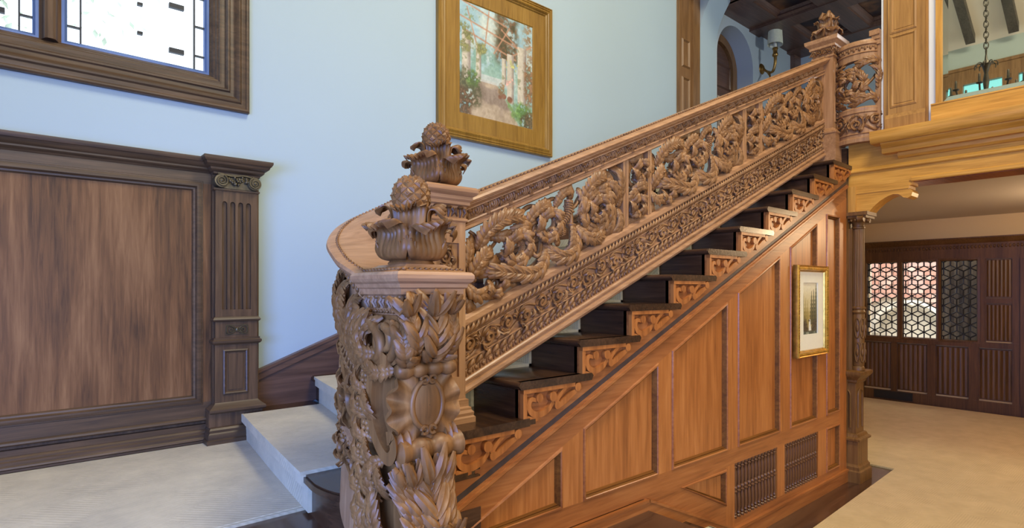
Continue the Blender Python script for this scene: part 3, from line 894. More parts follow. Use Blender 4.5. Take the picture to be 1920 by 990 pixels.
for gx0, gx1 in ((3.222, 3.771), (3.879, 4.411)):
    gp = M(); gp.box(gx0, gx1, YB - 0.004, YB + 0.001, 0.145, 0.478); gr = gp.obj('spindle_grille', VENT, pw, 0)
    r = 0.0112
    sp = M()
    H = 0.333
    hs = [(r * 1.25, 0), (r * 1.25, 0.012), (r * 0.7, 0.018), (r * 1.2, 0.028), (r * 0.8, 0.038), (r * 1.1, 0.06), (r * 1.05, 0.12), (r * 0.85, 0.150), (r * 1.3, 0.156), (r * 1.3, 0.162), (r * 0.8, 0.166), (r * 0.8, 0.176), (r * 1.3, 0.180), (r * 1.3, 0.186), (r * 0.85, 0.192), (r * 1.05, 0.22), (r * 1.1, 0.275), (r * 0.8, 0.295), (r * 1.2, 0.305), (r * 0.7, 0.315), (r * 1.25, 0.321), (r * 1.25, H)]
    n = 13; d = (gx1 - gx0) / n
    sp.lathe(hs, (gx0 + d / 2, YB - 0.020, 0.145), 10)
    s0 = sp.obj('spindle', SPN, gr, 40)
    for i in range(1, n):
        c = s0.copy(); COL.objects.link(c); c.parent = gr; c.location = (s0.location[0] + d * i, s0.location[1], s0.location[2])

# carpet of the lower hall
c = M(); c.prism([(3.6, -1.38), (8.9, -1.38), (8.9, 3.35), (5.55, 3.35), (5.55, 1.586), (3.6, 1.52)], 0.0, 0.013, 'z')
tag(c.obj('hall_carpet', CARPG, None, 0), 'golden tan carpet covering the lower hall and the room beyond', 'carpet')
# ------------------------------------------------------------------ carved balustrade of the flight
XR = 1.30
YC, YFR = 1.95, 1.89
bal = thing('stair_balustrade', 'light oak sloping balustrade with three openwork scroll panels', 'balustrade', (3.1, YC, 1.1))
BX0, BX1 = 1.318, 4.905
def both(front):             # close a front half-profile with its mirror image
    return front + [(2 * YC - y, z) for y, z in front[::-1]]
def rail(name, front, mat=OAKS, x0=BX0, x1=BX1):
    m = M(); m.shear(both(front), x0, x1, SB, XR); return m.obj(name, mat, bal, 28)
hr = rail('handrail', [(1.925, 1.868), (1.905, 1.872), (1.886, 1.870), (1.862, 1.866), (1.850, 1.860), (1.844, 1.850), (1.849, 1.841), (1.858, 1.838), (1.858, 1.834), (1.866, 1.826), (1.876, 1.820), (1.876, 1.815), (1.895, 1.812),
                        (1.897, 1.775), (1.884, 1.772), (1.880, 1.766), (1.884, 1.760), (1.892, 1.758), (1.892, 1.752), (1.884, 1.748), (1.884, 1.738), (1.905, 1.730)])
rail('sill_rail', [(1.935, 1.392), (1.905, 1.388), (1.886, 1.372), (1.886, 1.350), (1.897, 1.347)])
rail('lower_board', [(1.897, 1.347), (1.897, 1.305), (1.886, 1.304), (1.886, 1.300), (1.898, 1.298), (1.898, 1.208), (1.884, 1.206), (1.884, 1.201), (1.897, 1.198), (1.893, 1.165), (1.893, 1.140), (1.880, 1.138)])
rail('base_rail', [(1.880, 1.138), (1.874, 1.132), (1.874, 1.124), (1.882, 1.118), (1.882, 1.112), (1.870, 1.106), (1.866, 1.094), (1.870, 1.082), (1.882, 1.074)])
def W3(x, y, z): return (x, y, z + SB * (x - XR))
# carved runs, each joined into one part of the rail
m = M()
for i in range(int((BX1 - BX0) / 0.0215)):
    x = BX0 + 0.012 + i * 0.0215
    m.blob(W3(x, 1.886, 1.872), (0.0085, 0.010, 0.007), 4, 6)
m.obj('crest_beading', NEWC, hr, 60, kind='stuff')
m = M()
for i in range(int((BX1 - BX0 - 0.06) / 0.0845)):
    x = BX0 + 0.05 + i * 0.0845
    m.blob(W3(x, 1.883, 1.808), (0.015, 0.014, 0.009), 4, 8)
    m.blob(W3(x, 1.890, 1.790), (0.008, 0.010, 0.018), 4, 6)
    for s in (-1, 1):
        for k, (dx, ln) in enumerate(((0.013, 0.034), (0.026, 0.034), (0.037, 0.028))):
            p = arc2((x + s * dx, 1.809), -pi / 2 - s * 0.45, ln, s * 1.5, 7)
            pts = [W3(a, 1.889 - 0.006 * sin(pi * j / 6), b) for j, (a, b) in enumerate(p)]
            m.tube(pts, np.linspace(0.0062, 0.0022, 7), 5)
m.obj('leaf_frieze', CARV, hr, 60, kind='stuff')
m = M()
for i in range(int((BX1 - BX0) / 0.12)):
    x = BX0 + 0.03 + i * 0.12
    for d in (-0.007, 0.0, 0.007): m.blob(W3(x + d, 1.881, 1.767), (0.0032, 0.006, 0.0075), 4, 6)
m.obj('bead_and_reel', CARV, hr, 60, kind='stuff')
lb = [o for o in bal.children if o.name.startswith('lower_board')][0]
m = M()
for i in range(int((BX1 - BX0) / 0.026)):
    x = BX0 + 0.014 + i * 0.026
    m.tube([W3(x - 0.013, 1.892, 1.312), W3(x - 0.004, 1.882, 1.322), W3(x + 0.006, 1.882, 1.332), W3(x + 0.013, 1.892, 1.341)], [0.004, 0.0075, 0.0075, 0.004], 6)
    m.blob(W3(x + 0.007, 1.889, 1.316), (0.0055, 0.006, 0.0055), 4, 6)
m.obj('rope_moulding', CARV, lb, 60, kind='stuff')
# rinceau: alternating scrolls with leaves
def rinceau(m, W, x0, n, step, zc, h, y, seed=3):
    rnd = random.Random(seed)
    for i in range(n):
        x = x0 + i * step
        s = 1 if i % 2 == 0 else -1
        c = (x, zc + s * 0.10 * h)
        r = h * 0.36
        sp = spiral2(c, r, r * 0.18, (pi if s > 0 else pi) , -s * 1.35, 22)
        m.tube([W(a, y - 0.006 - 0.008 * j / 21, b) for j, (a, b) in enumerate(sp)], np.linspace(0.0085, 0.0065, 22) * h / 0.09, 6)
        m.blob(W(c[0], y - 0.009, c[1]), (h * 0.085, 0.008, h * 0.085), 4, 7)
        # connecting stem to the next scroll
        q = crv([(x - r, c[1]), (x - r * 0.7, zc - s * h * 0.30), (x + r * 0.2, zc - s * h * 0.44), (x + step - r * 0.95, zc - s * h * 0.10)], 10)
        m.tube([W(a, y - 0.003, b) for a, b in q], h * 0.07, 5)
        for k in range(5):
            a = rnd.uniform(0, 6.28) if k > 2 else (0.6 + 2.0 * k) * s
            p0 = (c[0] + r * cos(a), c[1] + r * sin(a))
            pth = arc2(p0, a - s * 1.0, h * rnd.uniform(0.28, 0.42), -s * rnd.uniform(0.8, 2.2), 8)
            pth = [(px, min(max(pz, zc - h * 0.47), zc + h * 0.47)) for px, pz in pth]
            V = leaf_grid([W(a_, y - 0.006 - 0.014 * sin(pi * j / 7), b_) for j, (a_, b_) in enumerate(pth)], (0, -1, 0), h * 0.13, 3, 0.4, 0.16, 0.1, 5)
            m.grid(V, 0.004)
        # leaf sprays into the spandrels
        for k in (-1, 0, 1):
            pth = arc2((x + step * 0.5 + k * h * 0.12, zc + s * h * 0.16), s * (pi / 2) + k * 0.5, h * 0.30, k * 1.2, 7)
            pth = [(px, min(max(pz, zc - h * 0.47), zc + h * 0.47)) for px, pz in pth]
            m.tube([W(a_, y - 0.004 - 0.008 * sin(pi * j / 6), b_) for j, (a_, b_) in enumerate(pth)], np.linspace(0.0065, 0.003, 7) * h / 0.09, 5)
m = M(); rinceau(m, W3, BX0 + 0.055, 35, 0.1015, 1.253, 0.090, 1.897)
m.obj('scroll_frieze', CARV, lb, 60, kind='stuff')
m = M()
for i in range(int((BX1 - BX0 - 0.02) / 0.042)):
    x = BX0 + 0.025 + i * 0.042
    m.tube([W3(x - 0.015, 1.892, 1.168), W3(x - 0.010, 1.886, 1.178), W3(x + 0.0, 1.884, 1.187), W3(x + 0.012, 1.892, 1.196)], [0.006, 0.010, 0.0095, 0.005], 6)
    m.blob(W3(x + 0.013, 1.891, 1.176), (0.0065, 0.006, 0.0075), 4, 6)
m.obj('gadroon_moulding', CARV, lb, 60, kind='stuff')
m = M()
for i in range(int((BX1 - BX0 - 0.02) / 0.036)):
    x = BX0 + 0.022 + i * 0.036
    m.blob(W3(x, 1.891, 1.152), (0.0125, 0.008, 0.011), 4, 7)
    m.blob(W3(x + 0.018, 1.891, 1.150), (0.003, 0.007, 0.013), 4, 5)
m.obj('egg_moulding', CARV, lb, 60, kind='stuff')

# posts between the panels
OP = [(1.375, 2.369), (2.613, 3.607), (3.882, 4.876)]
NP = [(2.413, 2.580), (3.659, 3.826)]
ZB, ZT = 1.386, 1.735
def post(x0, x1):
    m = M(); m.prism([(x0, ZB + SB * (x0 - XR)), (x1, ZB + SB * (x1 - XR)), (x1, ZT + SB * (x1 - XR)), (x0, ZT + SB * (x0 - XR))], 1.898, 2.002); return m.obj('post', OAK, bal, 0)
for a, c in ((1.318, 1.352), (2.369, 2.389), (2.393, 2.413), (2.580, 2.594), (2.598, 2.613), (3.607, 3.631), (3.635, 3.659), (3.826, 3.850), (3.854, 3.882), (4.876, 4.905)): post(a, c)
LI = 0.0
def para(x0, x1, d=0.0):
    return [(x0 + d, ZB + SB * (x0 - XR) + d), (x1 - d, ZB + SB * (x1 - XR) + d), (x1 - d, ZT + SB * (x1 - XR) - d), (x0 + d, ZT + SB * (x0 - XR) - d)]

# ---- one openwork panel, its carving as sub-parts; the other two share the meshes
def L3(x0):
    def f(s, t, y): return (x0 + s, y, 1.39 + SB * (x0 + s - XR) + t)
    return f
def lf(F, pts, W, y=1.925, b=0.030, n=26, tipback=0.02, **k):
    P = crv(pts, n)
    u = np.linspace(0, 1, n)
    ys = y - b * np.sin(pi * np.clip(u * 1.05, 0, 1)) + tipback * np.clip(u - 0.8, 0, 1) * 5 * 0.6
    m = M(); acan(m, [F(a, c, yy) for (a, c), yy in zip(P, ys)], (0, -1, 0), W * 0.84, k.get('lobes', 5), thick=0.011, fat=0.9); return m
def tb(F, pts, r, y=1.94, b=0.012, n=26, sides=8, m=None, ys=None):
    P = crv(pts, n)
    m = m or M()
    yy = (y - b * np.sin(pi * np.linspace(0, 1, n))) if ys is None else np.interp(np.linspace(0, 1, n), np.linspace(0, 1, len(ys)), ys)
    m.tube([F(a, c, q) for (a, c), q in zip(P, yy)], np.interp(np.linspace(0, 1, n), np.linspace(0, 1, len(np.atleast_1d(r))), np.atleast_1d(r)), sides)
    return m
def ringleaves(F, par, c, R, a0, da, n, ln, W, turn, y=1.92, ecc=0.88):
    for i in range(n):
        a = a0 + da * i
        p = (c[0] + R * cos(a), c[1] + R * ecc * sin(a))
        q = arc2(p, a + turn * 1.35, ln, turn * 1.9, 18)
        m = M(); acan(m, [F(x, min(max(z, 0.0), 0.345), y - 0.030 * sin(pi * j / 17)) for j, (x, z) in enumerate(q)], (0, -1, 0), W * 0.82, 4, thick=0.011, fat=0.9); m.obj('acanthus_leaf', CARV, par, 60)
def scales(F, pts, r0, r1, y, par, name='scaled_horn', mat=CARV):
    P = crv(pts, 22); m = M()
    rr = np.linspace(r0, r1, 22)
    C = np.array([F(a, c, y) for a, c in P])
    m.tube(C, rr, 8)
    T = np.gradient(C, axis=0); T /= np.linalg.norm(T, axis=1)[:, None]
    A = np.cross(T, [0, 1, 0]); A /= np.linalg.norm(A, axis=1)[:, None]
    for i in range(1, 21):
        for j in range(-3, 4):
            a = (j + 0.5 * (i % 2)) * 0.42
            q = C[i] + rr[i] * (A[i] * sin(a) + np.array([0, -1, 0]) * cos(a))
            m.blob(q, rr[i] * 0.26, 3, 5)
    return m.obj(name, mat, par, 60)
def openwork(x0):
    F = L3(x0)
    par = thing('openwork_panel', None, None, (x0, YC, 1.39)); par.location = np.array((x0, YC, 1.39)) - wloc(bal); par.parent = bal
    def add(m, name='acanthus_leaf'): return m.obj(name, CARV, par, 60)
    # left edge: two half leaves and a bead ring
    add(lf(F, [(0.008, 0.135), (0.035, 0.175), (0.08, 0.205), (0.125, 0.195)], 0.045, 1.92, 0.02, lobes=5))
    add(lf(F, [(0.004, 0.135), (0.010, 0.20), (0.02, 0.26), (0.05, 0.285)], 0.030, 1.935, 0.016, lobes=5))
    add(lf(F, [(0.05, 0.14), (0.10, 0.15), (0.15, 0.145), (0.18, 0.115)], 0.036, 1.945, 0.02, lobes=4))
    add(lf(F, [(0.006, 0.105), (0.03, 0.065), (0.085, 0.045), (0.15, 0.015)], 0.040, 1.92, 0.02, lobes=5))
    add(lf(F, [(0.004, 0.10), (0.008, 0.05), (0.02, 0.01), (0.05, 0.0)], 0.026, 1.93, 0.016, lobes=4))
    m = M()
    for i in range(5): m.blob(F(0.004 + 0.012 * i, 0.118 - 0.001 * i, 1.925), (0.0085, 0.010, 0.010), 5, 7)
    add(m, 'bead_ring')
    # stems
    add(tb(F, [(0.02, 0.14), (0.05, 0.24), (0.06, 0.29), (0.035, 0.325)], [0.013, 0.010, 0.008]), 'scroll_stem')
    add(tb(F, [(0.05, 0.25), (0.10, 0.20), (0.15, 0.22), (0.20, 0.25)], [0.010, 0.009, 0.007]), 'scroll_stem')
    add(tb(F, [(0.15, 0.11), (0.22, 0.08), (0.32, 0.03), (0.42, 0.055), (0.46, 0.10), (0.43, 0.16)], [0.010, 0.014, 0.016, 0.015, 0.012, 0.009]), 'scroll_stem')
    add(tb(F, [(0.30, 0.30), (0.36, 0.32), (0.43, 0.30), (0.50, 0.31), (0.57, 0.29), (0.63, 0.31)], [0.012, 0.010, 0.010]), 'scroll_stem')
    add(tb(F, [(0.62, 0.04), (0.70, 0.02), (0.80, 0.015), (0.88, 0.05), (0.94, 0.10)], [0.010, 0.014, 0.010]), 'scroll_stem')
    # big leaf arching over the left scroll
    add(lf(F, [(0.055, 0.245), (0.085, 0.297), (0.16, 0.322), (0.25, 0.31), (0.325, 0.25)], 0.052, 1.918, 0.026, lobes=7))
    add(lf(F, [(0.13, 0.27), (0.18, 0.25), (0.22, 0.235), (0.24, 0.20)], 0.036, 1.94, 0.02, lobes=4))
    # left ring scroll
    sp = spiral2((0.266, 0.165), 0.072, 0.028, 2.2, -1.35, 34)
    add(tb(F, sp, [0.016, 0.018, 0.014, 0.010], 1.925, 0.014, 40), 'scroll_ring')
    scales(F, spiral2((0.266, 0.165), 0.055, 0.035, 4.2, 0.6, 12), 0.016, 0.010, 1.915, par, 'scaled_scroll')
    ringleaves(F, par, (0.266, 0.165), 0.062, 0.4, 1.05, 6, 0.085, 0.030, -1)
    add(lf(F, [(0.36, 0.22), (0.33, 0.24), (0.29, 0.25), (0.25, 0.235)], 0.03, 1.93, 0.02, lobes=4))
    # bottom leaf sweeping left, and the low curl
    add(lf(F, [(0.45, 0.085), (0.40, 0.028), (0.33, 0.028), (0.25, 0.062), (0.16, 0.105), (0.11, 0.125)], 0.052, 1.915, 0.026, lobes=7))
    add(lf(F, [(0.30, 0.04), (0.25, 0.10), (0.23, 0.13), (0.20, 0.15)], 0.030, 1.925, 0.02, lobes=4))
    add(tb(F, spiral2((0.150, 0.058), 0.042, 0.012, 0.6, 1.4, 30), [0.014, 0.012, 0.009], 1.93, 0.01, 30), 'scroll_curl')
    ringleaves(F, par, (0.150, 0.058), 0.038, 2.5, 1.3, 3, 0.06, 0.022, 1)
    add(lf(F, [(0.18, 0.06), (0.23, 0.035), (0.28, 0.012), (0.33, 0.004)], 0.026, 1.945, 0.014, lobes=4))
    # linked strap rings
    for (cx, cz, rx, rz, y) in ((0.366, 0.195, 0.030, 0.045, 1.925), (0.404, 0.142, 0.030, 0.058, 1.913)):
        a = np.linspace(0, 2 * pi, 30)
        m = M(); m.tube([F(cx + rx * cos(t) + 0.25 * rz * sin(t), cz + rz * sin(t), y + 0.012 * cos(2 * t)) for t in a], 0.0105, 7); add(m, 'strap_ring')
    # middle scroll and scaled horns
    add(tb(F, spiral2((0.455, 0.20), 0.078, 0.022, 3.4, -1.4, 34), [0.012, 0.016, 0.012, 0.009], 1.925, 0.012, 40), 'scroll_ring')
    ringleaves(F, par, (0.455, 0.20), 0.060, 0.2, 1.1, 6, 0.080, 0.028, -1)
    add(lf(F, [(0.33, 0.25), (0.37, 0.29), (0.43, 0.30), (0.49, 0.275)], 0.036, 1.925, 0.02, lobes=5))
    scales(F, [(0.595, 0.272), (0.590, 0.225), (0.568, 0.185), (0.525, 0.165), (0.480, 0.172), (0.468, 0.185)], 0.021, 0.009, 1.908, par)
    scales(F, [(0.700, 0.085), (0.672, 0.050), (0.640, 0.020), (0.600, 0.002)], 0.022, 0.012, 1.918, par)
    add(lf(F, [(0.52, 0.27), (0.55, 0.315), (0.60, 0.315), (0.625, 0.275)], 0.030, 1.93, 0.02, lobes=4))
    m = M(); m.blob(F(0.560, 0.135, 1.915), (0.020, 0.016, 0.024), 6, 10)
    for i in range(5):
        for j in range(-2, 3): m.blob(F(0.560 + 0.008 * j, 0.118 + 0.009 * i, 1.901 + 0.0012 * j * j + 0.0008 * (i - 2) ** 2), 0.0042, 3, 5)
    add(m, 'seed_pod')
    # torch between the scrolls
    m = M()
    pr = [(0.004, -0.12), (0.012, -0.11), (0.016, -0.085), (0.009, -0.06), (0.011, -0.02), (0.026, 0.0), (0.026, 0.006), (0.012, 0.012), (0.011, 0.06), (0.018, 0.064), (0.018, 0.070), (0.011, 0.074), (0.012, 0.12), (0.003, 0.125)]
    m.lathe(pr, F(0.625, 0.142, 1.92), 12); add(m, 'torch')
    for s in (-1, 1): add(tb(F, [(0.625 + s * 0.012, 0.22), (0.625 + s * 0.035, 0.235), (0.625 + s * 0.05, 0.255)], [0.008, 0.006], 1.92, 0.006, 10), 'torch_arm')
    add(lf(F, [(0.625, 0.14), (0.610, 0.09), (0.600, 0.05), (0.570, 0.03)], 0.024, 1.915, 0.02, lobes=4))
    # bottom middle leaf
    add(lf(F, [(0.665, 0.085), (0.62, 0.022), (0.555, 0.018), (0.50, 0.05), (0.445, 0.105)], 0.048, 1.915, 0.026, lobes=6))
    add(lf(F, [(0.53, 0.09), (0.50, 0.12), (0.50, 0.15), (0.52, 0.16)], 0.026, 1.92, 0.02, lobes=4))
    # large right scroll: two rings of leaves round a rosette
    add(tb(F, spiral2((0.79, 0.165), 0.135, 0.030, 2.7, -1.7, 50), [0.012, 0.016, 0.016, 0.012, 0.009], 1.935, 0.016, 60), 'scroll_ring')
    ringleaves(F, par, (0.79, 0.165), 0.098, 0.25, 0.785, 8, 0.125, 0.038, -1, 1.93)
    ringleaves(F, par, (0.79, 0.165), 0.050, 0.6, 1.05, 6, 0.075, 0.028, -1, 1.912)
    m = M(); m.blob(F(0.79, 0.165, 1.905), (0.018, 0.014, 0.018), 6, 10)
    for i in range(7): m.blob(F(0.79 + 0.022 * cos(i * 0.9), 0.165 + 0.020 * sin(i * 0.9), 1.91), (0.010, 0.008, 0.010), 4, 6)
    add(m, 'rosette')
    m = M()
    for i in range(14):
        a = 2.2 + i * 0.13; m.blob(F(0.79 + 0.078 * cos(a), 0.165 + 0.070 * sin(a), 1.906), 0.0052, 4, 6)
    add(m, 'bead_string')
    add(lf(F, [(0.655, 0.12), (0.70, 0.06), (0.78, 0.028), (0.86, 0.055)], 0.044, 1.915, 0.024, lobes=6))
    add(lf(F, [(0.68, 0.24), (0.73, 0.30), (0.80, 0.318), (0.87, 0.30)], 0.046, 1.918, 0.024, lobes=6))
    add(lf(F, [(0.84, 0.29), (0.90, 0.25), (0.935, 0.20), (0.925, 0.15)], 0.036, 1.92, 0.022, lobes=5))
    add(lf(F, [(0.67, 0.30), (0.69, 0.25), (0.68, 0.20), (0.70, 0.16)], 0.030, 1.925, 0.02, lobes=5))
    add(lf(F, [(0.70, 0.02), (0.75, 0.005), (0.80, 0.002), (0.84, 0.012)], 0.022, 1.94, 0.014, lobes=4))
    # right edge
    add(lf(F, [(0.975, 0.125), (0.982, 0.20), (0.975, 0.27), (0.945, 0.325)], 0.034, 1.925, 0.018, lobes=5))
    add(lf(F, [(0.955, 0.14), (0.93, 0.22), (0.91, 0.28), (0.88, 0.335)], 0.026, 1.94, 0.016, lobes=4))
    add(lf(F, [(0.975, 0.10), (0.975, 0.05), (0.955, 0.01), (0.92, -0.002)], 0.032, 1.925, 0.018, lobes=4))
    add(lf(F, [(0.95, 0.10), (0.92, 0.06), (0.90, 0.03), (0.88, 0.0)], 0.026, 1.93, 0.018, lobes=4))
    m = M()
    for i in range(5): m.blob(F(0.985 - 0.012 * i, 0.112 + 0.0005 * i, 1.925), (0.0085, 0.010, 0.010), 5, 7)
    add(m, 'bead_ring')
    return par
def copy_panel(par, off):
    c = par.copy(); COL.objects.link(c); c.parent = par.parent
    c.location = np.array(par.location) + np.array(off)
    for g in list(par.children):
        d = g.copy(); COL.objects.link(d); d.parent = c
op = openwork(OP[0][0])
for a, _ in OP[1:]: copy_panel(op, (a - OP[0][0], 0, SB * (a - OP[0][0])))
def narrow(x0):
    F = L3(x0)
    par = thing('narrow_openwork_panel', None, None, (0, 0, 0)); par.location = np.array((x0, YC, 1.39)) - wloc(bal); par.parent = bal
    def add(m, name='acanthus_leaf'): return m.obj(name, CARV, par, 60)
    add(tb(F, spiral2((0.100, 0.255), 0.058, 0.016, 2.4, -1.3, 30), [0.014, 0.016, 0.011, 0.008], 1.925, 0.012, 36), 'scroll_ring')
    add(tb(F, spiral2((0.075, 0.075), 0.058, 0.016, 5.5, -1.3, 30), [0.014, 0.016, 0.011, 0.008], 1.925, 0.012, 36), 'scroll_ring')
    add(tb(F, [(0.055, 0.30), (0.04, 0.22), (0.10, 0.16), (0.13, 0.10), (0.11, 0.04)], [0.012, 0.014, 0.012]), 'scroll_stem')
    ringleaves(F, par, (0.100, 0.255), 0.045, 0.4, 1.25, 5, 0.065, 0.024, -1)
    ringleaves(F, par, (0.075, 0.075), 0.045, 1.4, 1.25, 5, 0.065, 0.024, -1)
    add(lf(F, [(0.05, 0.17), (0.08, 0.175), (0.12, 0.165), (0.15, 0.12)], 0.034, 1.915, 0.022, lobes=5))
    add(lf(F, [(0.12, 0.19), (0.07, 0.165), (0.03, 0.14), (0.015, 0.10)], 0.030, 1.925, 0.02, lobes=4))
    add(lf(F, [(0.03, 0.34), (0.07, 0.325), (0.11, 0.335), (0.15, 0.315)], 0.022, 1.93, 0.016, lobes=4))
    add(lf(F, [(0.02, 0.005), (0.07, 0.012), (0.11, 0.004), (0.155, 0.02)], 0.022, 1.93, 0.016, lobes=4))
    add(lf(F, [(0.012, 0.20), (0.012, 0.26), (0.03, 0.30), (0.03, 0.335)], 0.020, 1.94, 0.016, lobes=4))
    add(lf(F, [(0.155, 0.13), (0.158, 0.09), (0.15, 0.05), (0.15, 0.01)], 0.020, 1.94, 0.016, lobes=4))
    return par
npn = narrow(NP[0][0])
copy_panel(npn, (NP[1][0] - NP[0][0], 0, SB * (NP[1][0] - NP[0][0])))
# ------------------------------------------------------------------ newel posts, finials, curved balustrades
def sq(m, cx, cy, prof):
    """square mouldings: prof (half x, half y, z)"""
    v = []
    for hx, hy, z in prof: v += [(cx - hx, cy - hy, z), (cx + hx, cy - hy, z), (cx + hx, cy + hy, z), (cx - hx, cy + hy, z)]
    k = len(prof)
    f = [(0, 3, 2, 1), tuple(4 * k - 4 + i for i in range(4))]
    f += [(4 * i + j, 4 * i + (j + 1) % 4, 4 * i + 4 + (j + 1) % 4, 4 * i + 4 + j) for i in range(k - 1) for j in range(4)]
    return m.add(v, f)
def sq1(m, cx, cy, prof): return sq(m, cx, cy, [(h, h, z) for h, z in prof])


def petal(m, c, a0, hw, prof, ruff, nf, thick=0.006, n=24, nv=25, roll=0.25):
    """a ruffled calyx leaf standing round an axis: prof (r, z)"""
    P = crv(prof, n)
    u = np.linspace(0, 1, n); v = np.linspace(-1, 1, nv)
    V = np.zeros((n, nv, 3))
    for i in range(n):
        r, z = P[i]
        w = hw * (0.80 + 0.20 * sin(pi * min(1, u[i] * 1.2)))
        if u[i] > 0.8: w *= 1 - 0.42 * ((u[i] - 0.8) / 0.2) ** 2
        e = np.abs(v)
        hollow = 0.26 * np.cos(pi * v / 2) ** 1.5 * sin(pi * min(1, u[i] * 1.15)) ** 2
        fl = np.cos(2 * pi * nf * v)
        rr = r * (1.03 - hollow + 0.10 * e ** 5 - 0.08 * e ** 12) + ruff * u[i] ** 1.6 * fl * 0.75
        zz = z + 0.55 * ruff * u[i] ** 3 * fl - 0.16 * r * e ** 3 * u[i] + 0.012 * u[i] ** 2 * np.cos(pi * v * 0.9 + a0)
        a = a0 + w * v
        V[i, :, 0] = c[0] + rr * np.cos(a); V[i, :, 1] = c[1] + rr * np.sin(a); V[i, :, 2] = c[2] + zz
    m.grid(V, thick)


def finial(newel, cx, cy, z0, s, rot=0.0, mat=None):
    """pineapple in a double calyx of ruffled leaves; s = 1 is 0.253 m high"""
    mat = mat or NEWC
    c = (cx, cy, z0)
    S = lambda L: [(r * s, z * s) for r, z in L]
    m = M()
    m.lathe(S([(0.064, 0), (0.066, 0.005), (0.060, 0.011), (0.050, 0.014), (0.046, 0.03), (0.055, 0.06), (0.05, 0.10), (0.046, 0.14), (0.050, 0.165), (0.0515, 0.19), (0.048, 0.215), (0.038, 0.236), (0.020, 0.249), (0.004, 0.252)]), c, 28)
    fo = m.obj('finial', mat, newel, 40)
    nl = 4
    for i in range(nl):
        m = M(); petal(m, c, rot + 2 * pi * i / nl, 0.80, S([(0.044, 0.012), (0.078, 0.022), (0.092, 0.046), (0.088, 0.075), (0.086, 0.096), (0.098, 0.114), (0.118, 0.117), (0.128, 0.106)]), 0.010 * s, 3.5, 0.0035 * s, 30, 57)
        m.obj('calyx_leaf', mat, fo, 60)
        a = rot + 2 * pi * (i + 0.5) / nl
        m = M()     # little palmette in the fork between two leaves, and one on the belly of a leaf
        for k in range(-2, 3):
            b = a + 0.11 * k
            hh = 0.055 - 0.008 * abs(k)
            m.tube([(cx + s * r * cos(b), cy + s * r * sin(b), z0 + s * z) for r, z in ((0.070, 0.022), (0.088, 0.022 + hh * 0.5), (0.098, 0.022 + hh))], [0.006 * s, 0.006 * s, 0.003 * s], 6)
        m.obj('palmette', mat, fo, 60)
    for i in range(nl):
        m = M(); petal(m, c, rot + 2 * pi * (i + 0.5) / nl, 0.74, S([(0.050, 0.085), (0.058, 0.11), (0.060, 0.140), (0.066, 0.162), (0.080, 0.168), (0.092, 0.156)]), 0.008 * s, 3.0, 0.0035 * s, 28, 49)
        m.obj('calyx_leaf', mat, fo, 60)
    # the fruit: diamond scales with a flat studded top
    rows, per = 9, 9
    lat = [radians(-42 + 122 * i / (rows - 1)) for i in range(rows)]
    def E(a, t, k=1.0): return np.array((cx + s * 0.053 * k * cos(t) * cos(a), cy + s * 0.053 * k * cos(t) * sin(a), z0 + s * (0.193 + 0.060 * k * sin(t))))
    da = pi / per
    for i in range(1, rows - 1):
        for j in range(per):
            a = 2 * pi * j / per + (i % 2) * da + rot
            q = [E(a - da, lat[i]), E(a, lat[i - 1]), E(a + da, lat[i]), E(a, lat[i + 1])]
            g = 0.42
            top = [E(a - da * g, lat[i], 1.065), E(a, lat[i] + (lat[i - 1] - lat[i]) * g, 1.065), E(a + da * g, lat[i], 1.065), E(a, lat[i] + (lat[i + 1] - lat[i]) * g, 1.065)]
            q = [p + (E(a, lat[i]) - p) * 0.08 for p in q]
            base = [p + (np.array((cx, cy, z0 + 0.193 * s)) - p) * 0.08 for p in q]
            m = M(); m.add(base + q + top, [(0, 1, 5, 4), (1, 2, 6, 5), (2, 3, 7, 6), (3, 0, 4, 7), (4, 5, 9, 8), (5, 6, 10, 9), (6, 7, 11, 10), (7, 4, 8, 11), (8, 9, 10, 11)])
            m.blob(E(a, lat[i], 1.06), 0.0035 * s, 3, 5)
            m.obj('pineapple_scale', mat, fo, 30)
    return fo


# ---- square newel at the foot of the flight
NX, NY, NH = 1.243, 1.932, 0.083
nb = thing('newel_post', 'square light oak newel with pineapple finial at the foot of the flight', 'newel post', (NX, NY, 0.996))
m = M(); sq1(m, NX, NY, [(0.112, 0.996), (0.112, 1.016), (0.106, 1.022), (0.108, 1.034), (0.100, 1.044), (0.100, 1.052), (0.092, 1.058), (0.092, 1.084), (0.084, 1.088), (NH, 1.10)]); m.obj('plinth', OAKX, nb, 25)
m = M(); m.box(NX - NH, NX + NH, NY - NH + 0.012, NY + NH, 1.09, 1.80)
m.box(NX - NH, NX - 0.052, NY - NH, NY - NH + 0.012, 1.09, 1.80); m.box(NX + 0.052, NX + NH, NY - NH, NY - NH + 0.012, 1.09, 1.80)
m.box(NX - 0.052, NX + 0.052, NY - NH, NY - NH + 0.012, 1.09, 1.175); m.box(NX - 0.052, NX + 0.052, NY - NH, NY - NH + 0.012, 1.70, 1.80)
m.obj('shaft', OAK, nb, 0)
m = M(); sq1(m, NX, NY, [(NH, 1.782), (0.090, 1.788), (0.090, 1.796), (0.084, 1.800), (0.086, 1.845), (0.096, 1.850), (0.096, 1.862), (0.104, 1.870), (0.104, 1.882), (0.114, 1.888), (0.121, 1.898), (0.121, 1.910), (0.114, 1.918), (0.06, 1.922)]); cap = m.obj('cap', OAKX, nb, 25)
